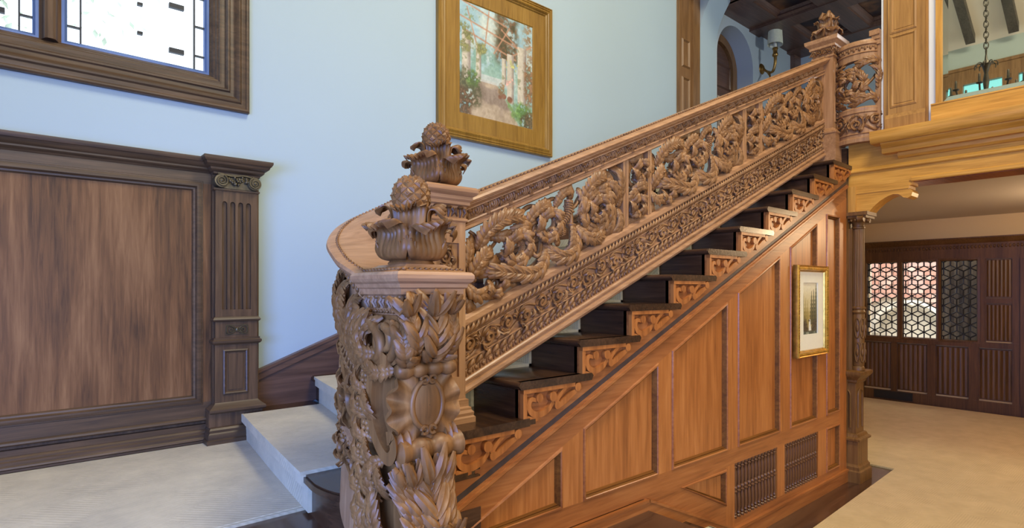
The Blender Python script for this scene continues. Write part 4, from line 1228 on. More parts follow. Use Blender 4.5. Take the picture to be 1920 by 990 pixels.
def facepanel(newel, F, z0, z1, hw, mat=CARV, n=4, seed=1):
    """upright relief carving: F(a, z, d) gives a point at a across, height z, d proud of the ground"""
    m = M(); rnd = random.Random(seed)
    H = (z1 - z0) / n
    for i in range(n):
        s = 1 if i % 2 else -1
        zc = z0 + H * (i + 0.5)
        sp = spiral2((s * hw * 0.18, zc), hw * 0.55, hw * 0.12, pi / 2, s * 1.3, 20)
        m.tube([F(a, z, 0.005) for a, z in sp], np.linspace(0.008, 0.005, 20), 6)
        m.blob(F(s * hw * 0.18, zc, 0.006), 0.009, 4, 7)
        m.tube([F(a, z, 0.004) for a, z in crv([(-s * hw * 0.3, zc - H * 0.5), (-s * hw * 0.55, zc), (-s * hw * 0.2, zc + H * 0.5)], 8)], 0.007, 6)
        for k in range(6):
            a0 = rnd.uniform(0, 6.28)
            p = arc2((s * hw * 0.18 + hw * 0.5 * cos(a0), zc + hw * 0.5 * sin(a0)), a0 + 0.8 * s, hw * rnd.uniform(0.6, 0.9), s * 1.6, 8)
            p = [(min(max(a, -hw * 0.92), hw * 0.92), min(max(z, z0), z1)) for a, z in p]
            o = np.array(F(0, 0, 1)) - np.array(F(0, 0, 0))
            m.grid(leaf_grid([F(a, z, 0.006 + 0.010 * sin(pi * j / 7)) for j, (a, z) in enumerate(p)], o, hw * 0.26, 3, 0.45, 0.18, 0.1, 7), 0.004)
    return m.obj('carved_panel', mat, newel, 60)
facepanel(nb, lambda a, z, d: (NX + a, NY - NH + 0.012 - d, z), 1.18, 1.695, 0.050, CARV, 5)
m = M()
for s in (-1, 1):
    for k in range(-1, 2): # cap frieze on the two seen faces
        for (px, py, nx, ny) in ((NX + 0.055 * k, NY - 0.086, 0, -1), (NX + s * 0.086, NY + 0.055 * k, s, 0)):
            m.blob((px, py, 1.838), (0.014, 0.014, 0.008), 4, 8)
            for d, ln in ((-0.018, 0.03), (0.0, 0.034), (0.018, 0.03)):
                m.tube([(px + d * abs(ny), py + d * abs(nx), 1.834), (px + d * 1.3 * abs(ny) + nx * 0.005, py + d * 1.3 * abs(nx) + ny * 0.005, 1.82), (px + d * 0.8 * abs(ny), py + d * 0.8 * abs(nx), 1.834 - ln)], [0.007, 0.006, 0.003], 5)
m.obj('cap_frieze', CARV, cap, 60, kind='stuff')
finial(nb, NX, NY, 1.920, 1.02, 0.35)

# ---- scrolled newel that ends the curved balustrade
FX, FY = 0.836, 1.43
nf = thing('scroll_newel_post', 'tall carved console newel with cartouche and pineapple finial in the foreground', 'newel post', (FX - 0.03, FY, 0.692))
def fq(L): return [(0.121 + a, 0.140 + a, z) for a, z in L]
m = M(); sq(m, FX, FY, fq([(-0.045, 1.444), (-0.036, 1.448), (-0.036, 1.452), (-0.042, 1.456), (-0.036, 1.462), (-0.040, 1.466), (-0.034, 1.500), (-0.022, 1.506), (-0.022, 1.520), (-0.015, 1.524), (-0.013, 1.534), (-0.004, 1.540), (0.0, 1.548), (0.0, 1.558), (-0.006, 1.566), (-0.02, 1.568), (-0.055, 1.584), (-0.06, 1.588)]))
cap = m.obj('cap', OAKX, nf, 25)
m = M()
for k in range(-2, 3):
    for px, py, nx, ny, L_ in ((FX + 0.036 * k, FY - 0.102, 0, -1, 1), (FX - 0.083, FY + 0.044 * k, -1, 0, 1)):
        m.blob((px, py, 1.499), (0.012, 0.012, 0.008), 4, 8)
        for d in (-0.014, 0.0, 0.014):
            m.tube([(px + d * abs(ny), py + d * abs(nx), 1.497), (px + d * 1.3 * abs(ny) + nx * 0.006, py + d * 1.3 * abs(nx) + ny * 0.006, 1.484), (px + d * 0.7 * abs(ny), py + d * 0.7 * abs(nx), 1.468)], [0.006, 0.0055, 0.003], 5)
for k in range(-6, 7):
    for px, py in ((FX + 0.0135 * k, FY - 0.103), (FX - 0.0845, FY + 0.0165 * k)):
        m.blob((px, py, 1.459), (0.0068, 0.0068, 0.0055) if k % 2 else (0.003, 0.003, 0.006), 4, 6)
    for px, py in ((FX + 0.0165 * k, FY - 0.107), (FX - 0.088, FY + 0.019 * k)):
        m.blob((px, py, 1.574), (0.008, 0.008, 0.005), 4, 6)
m.obj('cap_frieze', NEWC, cap, 60, kind='stuff')
finial(nf, FX, FY, 1.588, 1.0, 0.15)
# console body: side outline (y, z) run across its width
CXL, CXR = 0.728, 0.882
front = crv([(1.345, 1.45), (1.300, 1.435), (1.272, 1.395), (1.290, 1.340), (1.345, 1.315), (1.352, 1.27), (1.345, 1.20), (1.352, 1.14), (1.345, 1.09), (1.330, 1.03), (1.295, 0.95), (1.262, 0.85), (1.25, 0.76), (1.25, 0.692)], 60)
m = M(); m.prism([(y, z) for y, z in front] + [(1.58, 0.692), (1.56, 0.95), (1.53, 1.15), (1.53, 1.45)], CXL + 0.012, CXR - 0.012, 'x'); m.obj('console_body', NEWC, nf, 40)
XM = (CXL + CXR) / 2
def strap(m, path, w, t, x0, x1):
    """flat band of width x0..x1 following a (y, z) path, thickness t"""
    P = np.asarray(path); T = np.gradient(P, axis=0); T /= np.linalg.norm(T, axis=1)[:, None]
    N = np.stack([-T[:, 1], T[:, 0]], 1) * t / 2
    xs = np.linspace(x0, x1, 9)
    ring = [(x, 1) for x in xs] + [(x, -1) for x in xs[::-1]]
    v = []
    for p, nn in zip(P, N):
        for x, s in ring:
            g = 0.006 * cos((x - x0) / (x1 - x0) * 2 * pi * 2.0) * (1 if s == 1 else 0)
            q = p + nn * s + nn / (t / 2) * g
            v.append((x, q[0], q[1]))
    k = len(ring)
    f = [(i * k + j, i * k + (j + 1) % k, (i + 1) * k + (j + 1) % k, (i + 1) * k + j) for i in range(len(P) - 1) for j in range(k)]
    f += [tuple(range(k)), tuple((len(P) - 1) * k + j for j in range(k - 1, -1, -1))]
    m.add(v, f)
# top volute
vol = spiral2((1.350, 1.388), 0.074, 0.014, 2.2, 1.75, 60)
m = M(); strap(m, vol, 0, 0.022, CXL - 0.006, CXR + 0.006); m.obj('volute', NEWC, nf, 50)
m = M(); m.lathe([(0.004, -0.09), (0.013, -0.086), (0.016, -0.08), (0.016, 0.08), (0.004, 0.086)], (XM, 1.350, 1.388), 12, 'x'); m.obj('volute_eye', NEWC, nf, 40)
def side(a, b, x=CXL): return (x, a, b)
def sleaf(pts, W, x=CXL, b=0.018, name='side_leaf', **k):
    P = crv(pts, 20)
    m = M(); acan(m, [(x - b * sin(pi * i / 19), y, z) for i, (y, z) in enumerate(P)], (-1, 0, 0), W, k.get('lobes', 4), thick=0.008, fat=1.0); m.obj(name, NEWC, nf, 60)
def stube(pts, r, x=CXL, b=0.0, name='side_scroll', n=30):
    P = crv(pts, n); m = M(); m.tube([(x - b * sin(pi * i / (n - 1)), y, z) for i, (y, z) in enumerate(P)], np.interp(np.linspace(0, 1, n), np.linspace(0, 1, len(r)), r), 9); m.obj(name, NEWC, nf, 60)
# flank of the volute: wreathed strap and leaves
stube(spiral2((1.365, 1.385), 0.062, 0.018, 2.6, 1.5, 24), [0.012, 0.015, 0.013, 0.009], CXL - 0.008)
stube([(1.50, 1.435), (1.44, 1.428), (1.39, 1.40), (1.375, 1.36), (1.40, 1.335), (1.43, 1.36)], [0.010, 0.015, 0.016, 0.014, 0.010], CXL - 0.014)
sleaf([(1.44, 1.33), (1.47, 1.37), (1.46, 1.41), (1.42, 1.425)], 0.030, lobes=4)
sleaf([(1.33, 1.31), (1.38, 1.30), (1.43, 1.315), (1.47, 1.35)], 0.028, lobes=4)
sleaf([(1.41, 1.345), (1.45, 1.35), (1.48, 1.39), (1.50, 1.43)], 0.026, CXL - 0.01, lobes=4)
for y0 in (1.50, 1.535):
    sleaf([(y0, 1.30), (y0 + 0.02, 1.36), (y0 + 0.015, 1.41), (y0 - 0.01, 1.445)], 0.028, CXL + 0.004, lobes=5)
# acanthus on the front of the volute, curling under the cap
def fleaf(pts, W, name='acanthus_leaf', up=(0, -1, 0.25), **k):
    m = M(); acan(m, pts, up, W, k.get('lobes', 5) + 1, thick=0.008, fat=0.85, plump=0.75); m.obj(name, NEWC, nf, 60)
for dx, W, lx in ((0.0, 0.058, 0.0), (-0.052, 0.042, -0.018), (0.046, 0.036, 0.006)):
    fleaf([(XM + dx * 0.7, 1.312, 1.338), (XM + dx, 1.276, 1.358), (XM + dx + lx * 0.4, 1.258, 1.40), (XM + dx + lx, 1.282, 1.450), (XM + dx + lx * 1.2, 1.278, 1.462), (XM + dx + lx * 1.3, 1.262, 1.474)], W, lobes=5, flute=0.10, rib=2.0, depth=0.6)
fleaf([(CXL + 0.02, 1.30, 1.32), (CXL + 0.00, 1.272, 1.35), (CXL - 0.004, 1.275, 1.39), (CXL - 0.012, 1.30, 1.41)], 0.030, up=(-0.6, -1, 0), lobes=4)
# bulged roll under the acanthus
prof = [(0.003, -0.09)]
for i in range(33):
    t = -1 + 2 * i / 32; prof.append((0.016 + 0.007 * abs(sin(t * pi * 2.0)) , t * 0.088))
prof.append((0.003, 0.09))
m = M(); m.lathe(prof, (XM, 1.300, 1.310), 14, 'x'); m.obj('roll', NEWC, nf, 60)
# C-scroll straps on both flanks, turning into the lower roll
cpath = crv([(1.335, 1.328), (1.375, 1.335), (1.415, 1.30), (1.432, 1.23), (1.420, 1.16), (1.375, 1.105), (1.330, 1.085), (1.302, 1.105), (1.308, 1.135), (1.332, 1.132)], 50)
for x0, x1 in ((CXL - 0.022, CXL + 0.022), (CXR - 0.022, CXR + 0.014)):
    m = M(); strap(m, cpath, 0, 0.028, x0, x1); m.obj('c_scroll', NEWC, nf, 50)
# shell cartouche with an oval
cz = 1.213
def shell(r, a):     # polar point on the ruffled shell
    wob = 1 + 0.055 * cos(11 * a) * max(0, r - 0.35)
    x = XM + 0.110 * r * wob * cos(a); z = cz + 0.106 * r * wob * sin(a)
    y = 1.318 - 0.030 * (1 - r ** 2) + 0.012 * r ** 3 * cos(11 * a) - 0.016 * r ** 4
    return (x, y, z)
V = np.array([[shell(r, a) for a in np.linspace(0, 2 * pi, 89)] for r in np.linspace(0.02, 1, 16)])
m = M(); m.grid(V, 0.010); m.obj('shell', NEWC, nf, 60)
a = np.linspace(0, 2 * pi, 40)
m = M(); m.tube([(XM + 0.046 * cos(t), 1.296 - 0.002, cz + 0.004 + 0.064 * sin(t)) for t in a], 0.0075, 8); m.obj('oval_rim', NEWC, nf, 60)
V = np.array([[(XM + 0.044 * r * cos(t), 1.292 - 0.010 * (1 - r * r), cz + 0.004 + 0.062 * r * sin(t)) for t in a] for r in np.linspace(0.02, 1, 8)])
m = M(); m.grid(V, 0.006); m.obj('oval_boss', NEWC, nf, 60)
for s in (-1, 1):
    m = M()
    m.tube([(XM + s * 0.012 + s * 0.010 * cos(q) , 1.288, cz - 0.062 + 0.010 * sin(q)) for q in np.linspace(0, 5.5, 16)], 0.005, 6)
    m.obj('rim_curl', NEWC, nf, 60); m = M()
    m.tube([(XM + s * 0.012 + s * 0.010 * cos(q) , 1.288, cz + 0.070 + 0.010 * sin(q)) for q in np.linspace(0, 5.5, 16)], 0.005, 6)
    m.obj('rim_curl', NEWC, nf, 60)
# lower bulged roll
prof = [(0.004, -0.105), (0.020, -0.10)] + [(0.026 + 0.009 * abs(sin((-1 + 2 * i / 24) * pi * 1.5)), (-1 + 2 * i / 24) * 0.092) for i in range(25)] + [(0.020, 0.10), (0.004, 0.105)]
m = M(); m.lathe(prof, (XM + 0.01, 1.300, 1.100), 16, 'x'); m.obj('roll', NEWC, nf, 60)
# broad acanthus that spreads over the foot
for dx, W, k_ in ((-0.005, 0.074, 0.0), (-0.052, 0.052, -0.020), (0.038, 0.048, 0.030), (-0.078, 0.040, -0.035), (0.050, 0.036, 0.045)):
    fleaf([(XM + dx * 0.9 + k_ * 0.9, 1.215, 0.74), (XM + dx * 0.8 + k_ * 0.4, 1.232, 0.84), (XM + dx * 0.85, 1.262, 0.93), (XM + dx * 0.95, 1.285, 0.98), (XM + dx * 1.0, 1.292, 1.015), (XM + dx * 1.05, 1.284, 1.035)], W, lobes=6, flute=0.10, rib=2.0, depth=0.6)
fleaf([(XM - 0.02, 1.21, 0.70), (XM - 0.01, 1.20, 0.78), (XM, 1.215, 0.86), (XM, 1.20, 0.90), (XM, 1.175, 0.895)], 0.045, lobes=5)
# garland of flowers and buds down the flank
rnd = random.Random(5)
def flower(c, r, out=(-1, 0, 0)):
    m = M(); o = np.array(out, float)
    A = np.cross(o, (0, 0, 1)); A /= np.linalg.norm(A); B = np.cross(A, o)
    for i in range(6):
        t = 2 * pi * i / 6
        q = np.array(c) + r * 0.62 * (A * cos(t) + B * sin(t)) + o * r * 0.1
        m.blob(q, r * 0.42, 4, 7)
    m.blob(np.array(c) + o * r * 0.35, r * 0.34, 4, 7)
    m.obj('flower', NEWC, nf, 60)
for i, (y, z) in enumerate(((1.47, 1.27), (1.475, 1.205), (1.462, 1.14), (1.47, 1.075), (1.445, 1.03), (1.48, 0.99), (1.44, 0.955), (1.40, 1.02), (1.47, 0.91), (1.41, 0.90))):
    flower((CXL - 0.012 - 0.012 * (i % 2), y, z), 0.020 + 0.006 * rnd.random())
    sleaf([(y - 0.02, z - 0.03), (y + 0.01, z - 0.02), (y + 0.035, z + 0.0), (y + 0.045, z + 0.03)], 0.020, CXL - 0.004, 0.02, lobes=3)
    if i % 2: sleaf([(y, z + 0.03), (y - 0.025, z + 0.02), (y - 0.045, z - 0.005), (y - 0.05, z - 0.04)], 0.020, CXL - 0.004, 0.02, lobes=3)
sleaf([(1.37, 1.07), (1.40, 1.05), (1.42, 1.01), (1.40, 0.96)], 0.026, CXL - 0.006, lobes=4)
sleaf([(1.36, 0.80), (1.37, 0.88), (1.39, 0.94), (1.42, 0.98)], 0.034, CXL - 0.006, lobes=5)
sleaf([(1.47, 0.78), (1.46, 0.84), (1.47, 0.89), (1.50, 0.93)], 0.032, CXL - 0.006, lobes=5)
stube(spiral2((1.515, 1.15), 0.040, 0.014, 1.2, 1.4, 20), [0.012, 0.014, 0.010], CXL + 0.0, 0.012)
m = M(); sq(m, XM, 1.40, [(0.125, 0.19, 0.692), (0.125, 0.19, 0.73), (0.115, 0.18, 0.745), (0.10, 0.165, 0.755)]); m.obj('plinth', OAKX, nf, 25)

# ---- the curved, rising balustrade between the two lower newels
def ribbon(m, P, rise, prof, close=True):
    P = np.asarray(P); T = np.gradient(P, axis=0); T /= np.linalg.norm(T, axis=1)[:, None]
    N = np.stack([-T[:, 1], T[:, 0]], 1)       # to the left of travel = outer side
    k = len(prof); v = []
    for p, nn, r in zip(P, N, rise):
        for o, z in prof: v.append((p[0] + nn[0] * o, p[1] + nn[1] * o, z + r))
    n = len(P)
    f = [(i * k + j, (i + 1) * k + j, (i + 1) * k + (j + 1) % k, i * k + (j + 1) % k) for i in range(n - 1) for j in range(k)]
    f += [tuple(range(k - 1, -1, -1)), tuple((n - 1) * k + j for j in range(k))]
    m.add(v, f)
def ribpt(P, rise):
    P = np.asarray(P); T = np.gradient(P, axis=0); T /= np.linalg.norm(T, axis=1)[:, None]
    N = np.stack([-T[:, 1], T[:, 0]], 1); L = np.concatenate([[0], np.cumsum(np.linalg.norm(np.diff(P, axis=0), axis=1))])
    def F(s, o, z):
        i = np.interp(s, L, np.arange(len(P))); a = int(min(i, len(P) - 2)); u = i - a
        p = P[a] * (1 - u) + P[a + 1] * u; nn = N[a] * (1 - u) + N[a + 1] * u
        return (p[0] + nn[0] * o, p[1] + nn[1] * o, z + rise[a] * (1 - u) + rise[a + 1] * u)
    return F, L[-1]
cb = thing('curved_balustrade', 'short curved balustrade with rising rail linking the two pineapple newels', 'balustrade', (0.86, 1.78, 0.85))
CPth = crv([(0.834, 1.572), (0.822, 1.67), (0.855, 1.80), (0.965, 1.905), (1.158, 1.935)], 44)
u_ = np.linspace(0, 1, 44)
RISE = 0.335 * (0.25 * u_ + 0.75 * u_ ** 1.6)
m = M(); ribbon(m, CPth, RISE, [(0.052, 1.508), (0.064, 1.512), (0.074, 1.520), (0.082, 1.530), (0.090, 1.536), (0.100, 1.542), (0.106, 1.552), (0.104, 1.562), (0.094, 1.567), (0.06, 1.569), (-0.06, 1.569), (-0.094, 1.567), (-0.104, 1.562), (-0.106, 1.552), (-0.100, 1.542), (-0.082, 1.530), (-0.064, 1.512), (-0.052, 1.508)])
crail = m.obj('handrail', OAKX, cb, 30)
F, LT = ribpt(CPth, RISE)
m = M()
for o in (0.072, -0.072):
    for i in range(int(LT / 0.012)): m.blob(F(0.006 + i * 0.012, o, 1.569), (0.006, 0.006, 0.005), 4, 6)
m.obj('rail_beading', NEWC, crail, 60, kind='stuff')
m = M()
ribbon(m, CPth, RISE, [(0.05, 1.51), (0.048, 1.47), (0.040, 1.462), (0.040, 1.24), (0.052, 1.236), (0.056, 1.222), (0.052, 1.206), (0.046, 1.20), (0.056, 1.02), (0.066, 1.015), (0.068, 1.00), (0.060, 0.985), (0.060, 0.93), (0.064, 0.90), (0.056, 0.88), (0.060, 0.80), (0.064, 0.70), (0.0, 0.69), (-0.08, 0.70), (-0.06, 1.0), (-0.04, 1.24), (-0.04, 1.47), (-0.05, 1.51)])
cwall = m.obj('carved_wall', OAK, cb, 35)
m = M()
for i in range(int(LT / 0.021)):
    s_ = 0.01 + i * 0.021
    m.tube([F(s_ - 0.010, 0.052, 1.214), F(s_, 0.062, 1.222), F(s_ + 0.010, 0.052, 1.234)], [0.005, 0.009, 0.005], 6)
    m.blob(F(s_, 0.066, 1.000), (0.008, 0.008, 0.010), 4, 6)
    m.blob(F(s_, 0.050, 1.487), (0.008, 0.008, 0.012), 4, 6)
m.obj('rope_moulding', NEWC, cwall, 60, kind='stuff')
m = M(); rinceau(m, lambda a, y, z: F(a, 0.050 + (1.897 - y), z), 0.07, 5, 0.115, 1.11, 0.165, 1.897, 9)
m.obj('scroll_frieze', NEWC, cwall, 60, kind='stuff')
m = M(); rinceau(m, lambda a, y, z: F(a, 0.060 + (1.897 - y), z), 0.05, 5, 0.115, 0.945, 0.10, 1.897, 19); m.obj('scroll_frieze', NEWC, cwall, 60, kind='stuff')
for i in range(7):
    for s in (-1, 1):
        s0 = 0.045 + i * 0.082
        P = [(s0, 1.27), (s0 + s * 0.02, 1.33), (s0 + s * 0.04, 1.39), (s0 + s * 0.03, 1.45)] if s > 0 else [(s0 + 0.04, 1.45), (s0 + 0.01, 1.41), (s0 - 0.01, 1.36), (s0, 1.29)]
        c_ = crv(P, 16); o_ = np.array(F(s0, 1, 0)) - np.array(F(s0, 0, 0))
        m = M(); acan(m, [F(a_, 0.046 + 0.022 * sin(pi * j / 15), z_) for j, (a_, z_) in enumerate(c_)], o_, 0.032, 4); m.obj('acanthus_leaf', NEWC, cwall, 60)

# ---- newel at the head of the flight
UX, UY, UH = 4.978, 1.90, 0.076
nu = thing('upper_newel_post', 'square oak newel with leafy finial at the head of the flight', 'newel post', (UX, UY, 2.63))
m = M(); sq1(m, UX, UY, [(0.105, 2.50), (0.105, 2.755), (0.112, 2.762), (0.112, 2.772), (0.100, 2.785), (0.09, 2.80), (UH, 2.81)]); m.obj('plinth', OAKX, nu, 25)
m = M(); m.box(UX - UH, UX + UH, UY - UH, UY + UH, 2.80, 3.42); m.obj('shaft', OAK, nu, 0)
m = M(); frame_mold(m, [(UX - 0.045, 2.86), (UX + 0.045, 2.86), (UX + 0.045, 3.34), (UX - 0.045, 3.34)], UY - UH, [(0, 0), (0, 0.006), (0.010, 0.002), (0.010, 0)]); m.obj('panel_frame', OAK, nu, 0)
facepanel(nu, lambda a, z, d: (UX + a, UY - UH - d, z), 2.87, 3.33, 0.034, CARV, 6, 4)
m = M(); sq1(m, UX, UY, [(UH, 3.375), (0.086, 3.382), (0.086, 3.392), (0.080, 3.40), (0.083, 3.452), (0.098, 3.458), (0.098, 3.475), (0.110, 3.488), (0.122, 3.50), (0.126, 3.515), (0.126, 3.53), (0.10, 3.54)]); cap = m.obj('cap', OAKX, nu, 25)
m = M(); rinceau(m, lambda a, y, z: (UX + a - 0.06, UY - 0.083 - (1.897 - y), z), 0.0, 4, 0.042, 3.426, 0.048, 1.897, 2)
rinceau(m, lambda a, y, z: (UX - 0.083 - (1.897 - y), UY + a - 0.06, z), 0.0, 4, 0.042, 3.426, 0.048, 1.897, 2)
m.obj('cap_frieze', CARV, cap, 60, kind='stuff')
m = M(); m.lathe([(0.062, 3.54), (0.06, 3.55), (0.05, 3.56), (0.055, 3.60), (0.058, 3.66), (0.050, 3.71), (0.030, 3.745), (0.004, 3.752)], (UX, UY, 0), 20); fo = m.obj('finial', CARV, nu, 40)
for i in range(5):
    m = M(); petal(m, (UX, UY, 3.54), 0.2 + 1.257 * i, 0.6, [(0.04, 0.012), (0.068, 0.03), (0.078, 0.06), (0.088, 0.085), (0.105, 0.075), (0.106, 0.055)], 0.008, 3.0, 0.005); m.obj('calyx_leaf', CARV, fo, 60)
    m = M(); petal(m, (UX, UY, 3.54), 0.8 + 1.257 * i, 0.6, [(0.045, 0.08), (0.062, 0.11), (0.064, 0.14), (0.072, 0.165), (0.086, 0.160)], 0.008, 3.0, 0.005); m.obj('calyx_leaf', CARV, fo, 60)
for i in range(4):
    a_ = 0.4 + 1.57 * i
    m = M(); m.tube([(UX + r * cos(a_ + t), UY + r * sin(a_ + t), z) for r, t, z in ((0.03, 0, 3.69), (0.045, 0.2, 3.735), (0.03, 0.5, 3.765), (0.012, 0.8, 3.755))], [0.014, 0.017, 0.014, 0.010], 8); m.obj('crest_curl', CARV, fo, 60)

# ---- bow-fronted balustrade of the upper hall
ub = thing('bowed_balustrade', 'bow-fronted carved balustrade of the upper hall beside the upper newel', 'balustrade', (5.0, 1.68, 2.66))
UP_ = np.array([(5.03 - 0.105 * sin(t), 1.68 + 0.150 * cos(t)) for t in np.linspace(pi, 0, 31)])
Z_ = np.zeros(31)
Fu, LU = ribpt(UP_, Z_)
m = M(); ribbon(m, UP_, Z_, [(0.012, 2.66), (0.012, 2.69), (0.0, 2.70), (0.0, 2.72), (0.008, 2.726), (0.0, 2.735), (0.0, 2.885), (0.008, 2.89), (0.006, 2.905), (0.010, 2.92), (0.0, 2.935), (-0.04, 2.935), (-0.05, 2.66)]); ubw = m.obj('lower_band', OAK, ub, 30)
m = M(); rinceau(m, lambda a, y, z: Fu(a, 1.897 - y, z), 0.06, 4, 0.125, 2.81, 0.135, 1.897, 7); m.obj('scroll_frieze', CARV, ubw, 60, kind='stuff')
m = M(); ribbon(m, UP_, Z_, [(0.0, 3.30), (0.002, 3.345), (0.010, 3.35), (0.002, 3.358), (0.002, 3.405), (0.014, 3.41), (0.014, 3.425), (0.004, 3.432), (-0.002, 3.45), (-0.03, 3.46), (-0.06, 3.46), (-0.05, 3.30)]); ubr = m.obj('handrail', OAK, ub, 30)
m = M()
for i in range(13):
    m.blob(Fu(0.02 + i * 0.036, 0.004, 3.382), (0.010, 0.010, 0.018), 4, 6); m.blob(Fu(0.038 + i * 0.036, 0.004, 3.390), (0.007, 0.007, 0.010), 4, 6)
m.obj('leaf_frieze', CARV, ubr, 60, kind='stuff')
op2 = M()
def FU(s, t, y): return Fu(s, -0.02 - (y - 1.925), 2.94 + t)
for k in range(2): # backing stems
    op2.tube([FU(a, b, 1.94) for a, b in crv([(0.0, 0.05 + 0.2 * k), (0.12, 0.16), (0.25, 0.30 - 0.25 * k), (0.38, 0.18), (LU, 0.1 + 0.2 * k)], 24)], 0.011, 7)
opw = op2.obj('openwork', CARV, ub, 60)
def uleaf(p, W, lobes=5, y=1.92):
    P = crv(p, 20); o_ = np.array(Fu(p[1][0], 1, 0)) - np.array(Fu(p[1][0], 0, 0))
    m = M(); acan(m, [FU(min(max(a, 0), LU), min(max(b, 0), 0.36), y - 0.022 * sin(pi * j / 19)) for j, (a, b) in enumerate(P)], o_, W, lobes); m.obj('acanthus_leaf', CARV, opw, 60)
m = M(); m.tube([FU(a, b, 1.92) for a, b in spiral2((0.24, 0.17), 0.12, 0.03, 2.6, -1.6, 50)], np.linspace(0.018, 0.010, 50), 8); m.obj('scroll_ring', CARV, opw, 60)
for i in range(8):
    t = i * 0.785; c0 = (0.24 + 0.10 * cos(t), 0.17 + 0.10 * sin(t)); q = arc2(c0, t - 1.3, 0.12, -1.9, 12); uleaf([tuple(z) for z in q[::3]], 0.036)
for i in range(5):
    t = 0.3 + i * 1.257; c0 = (0.24 + 0.05 * cos(t), 0.17 + 0.05 * sin(t)); q = arc2(c0, t - 1.3, 0.08, -1.9, 12); uleaf([tuple(z) for z in q[::3]], 0.030, 4, 1.905)
for p in ([(0.02, 0.02), (0.08, 0.06), (0.16, 0.04), (0.22, 0.01)], [(0.46, 0.03), (0.40, 0.07), (0.32, 0.04), (0.27, 0.01)], [(0.01, 0.30), (0.06, 0.34), (0.14, 0.33), (0.20, 0.29)], [(0.46, 0.33), (0.40, 0.34), (0.33, 0.31), (0.28, 0.34)], [(0.02, 0.10), (0.04, 0.18), (0.03, 0.25), (0.07, 0.30)], [(0.46, 0.10), (0.43, 0.17), (0.45, 0.24), (0.42, 0.30)]): uleaf(p, 0.036)
n2 = thing('half_newel_post', 'slim oak half newel where the bowed balustrade meets the upper wall', 'newel post', (5.03, 1.535, 2.66))
m = M(); m.box(4.985, 5.10, 1.518, 1.552, 2.66, 3.42); m.obj('shaft', OAK, n2, 0)
m = M(); m.box(4.975, 5.10, 1.517, 1.562, 3.40, 3.44); m.box(4.965, 5.10, 1.517, 1.572, 3.44, 3.47); m.box(4.955, 5.10, 1.517, 1.585, 3.47, 3.51); m.obj('cap', OAKX, n2, 0)
# ------------------------------------------------------------------ wainscot and pilaster on the left
WF = WY - 0.06               # face of the wainscot frame
ws = thing('wainscot', 'large figured walnut wainscot panel below the window', 'wainscot', (-0.3, WF, 0.70), kind='structure')
WX0, WX1 = -1.55, 0.78
m = M(); m.box(WX0, WX1 + 0.21, WF + 0.03, WY, 0.70, 2.14); m.obj('back_board', WALP, ws, 0)
def wb(name, x0, x1, z0, z1, mat=WALX): q = M(); q.box(x0, x1, WF, WF + 0.03, z0, z1); return q.obj(name, mat, ws, 0)
PX0, PX1, PZ0, PZ1 = -1.30, 0.705, 0.918, 2.082
wb('top_rail', WX0, WX1, PZ1, 2.16); wb('stile', PX1, WX1 - 0.026, PZ0, PZ1, WAL); wb('stile', WX0, PX0, PZ0, PZ1, WAL); wb('bottom_rail', WX0, WX1, 0.825, PZ0)
wb('base_board', WX0, WX1, 0.70, 0.80)
m = M(); m.box(PX0, PX1, WF + 0.016, WF + 0.03, PZ0, PZ1); po = m.obj('panel', WAL, ws, 0)
m = M(); frame_mold(m, [(PX0, PZ0), (PX1, PZ0), (PX1, PZ1), (PX0, PZ1)], WF, [(-0.012, 0), (-0.010, 0.004), (-0.004, 0.004), (-0.002, 0.010), (0.008, 0.013), (0.018, 0.012), (0.024, 0.004), (0.026, -0.002), (0.034, -0.004), (0.040, -0.014), (0.04, -0.03), (-0.012, -0.03)]); m.obj('panel_moulding', WALX, po, 30)
def hmold(name, prof, x0=WX0, x1=WX1, par=ws, mat=WALX, y=WF):
    q = M(); q.prism([(y - d, z) for d, z in prof], x0, x1, 'x'); return q.obj(name, mat, par, 30)
hmold('cornice', [(-0.06, 2.215), (0.055, 2.215), (0.055, 2.205), (0.050, 2.192), (0.046, 2.190), (0.040, 2.178), (0.026, 2.168), (0.022, 2.166), (0.022, 2.158), (0.014, 2.150), (0.008, 2.148), (0.0, 2.138), (-0.06, 2.138)])
hmold('base_moulding', [(-0.01, 0.842), (0.006, 0.842), (0.014, 0.835), (0.016, 0.826), (0.010, 0.820), (0.0, 0.818), (-0.01, 0.818)])
hmold('base_moulding', [(-0.01, 0.775), (0.004, 0.772), (0.012, 0.764), (0.012, 0.755), (0.018, 0.75), (0.018, 0.736), (0.024, 0.730), (0.026, 0.722), (0.018, 0.716), (0.018, 0.706), (-0.01, 0.706)])
# pilaster
PY = WY - 0.12
pl = thing('pilaster', 'fluted walnut pilaster with scrolled bronze-washed capital at the end of the wainscot', 'pilaster', (0.87, PY, 0.70), kind='structure')
x0, x1 = 0.763, 0.975
m = M(); m.box(0.755, 0.99, PY + 0.03, WY, 0.70, 2.14); m.obj('back_board', WALP, pl, 0)
fl = [0.795, 0.835, 0.875, 0.915]           # flutes, left edges; each 0.026 wide
m = M(); e = [x0] + [q for a in fl for q in (a + 0.0, a + 0.026)] + [x1]
for a, b in zip(e[0::2], e[1::2]): m.box(a, b, PY, PY + 0.03, 1.41, 1.99)
m.box(x0, x1, PY, PY + 0.03, 1.99, 2.045); m.box(x0, x1, PY, PY + 0.03, 1.355, 1.41)
for a in fl: m.prism([(a, 1.99), (a + 0.026, 1.99), (a + 0.026, 1.975), (a + 0.0235, 1.984), (a + 0.0185, 1.989), (a + 0.013, 1.99), (a + 0.0075, 1.989), (a + 0.0025, 1.984), (a, 1.975)], PY, PY + 0.03)
m.obj('fluted_shaft', WALP, pl, 0)
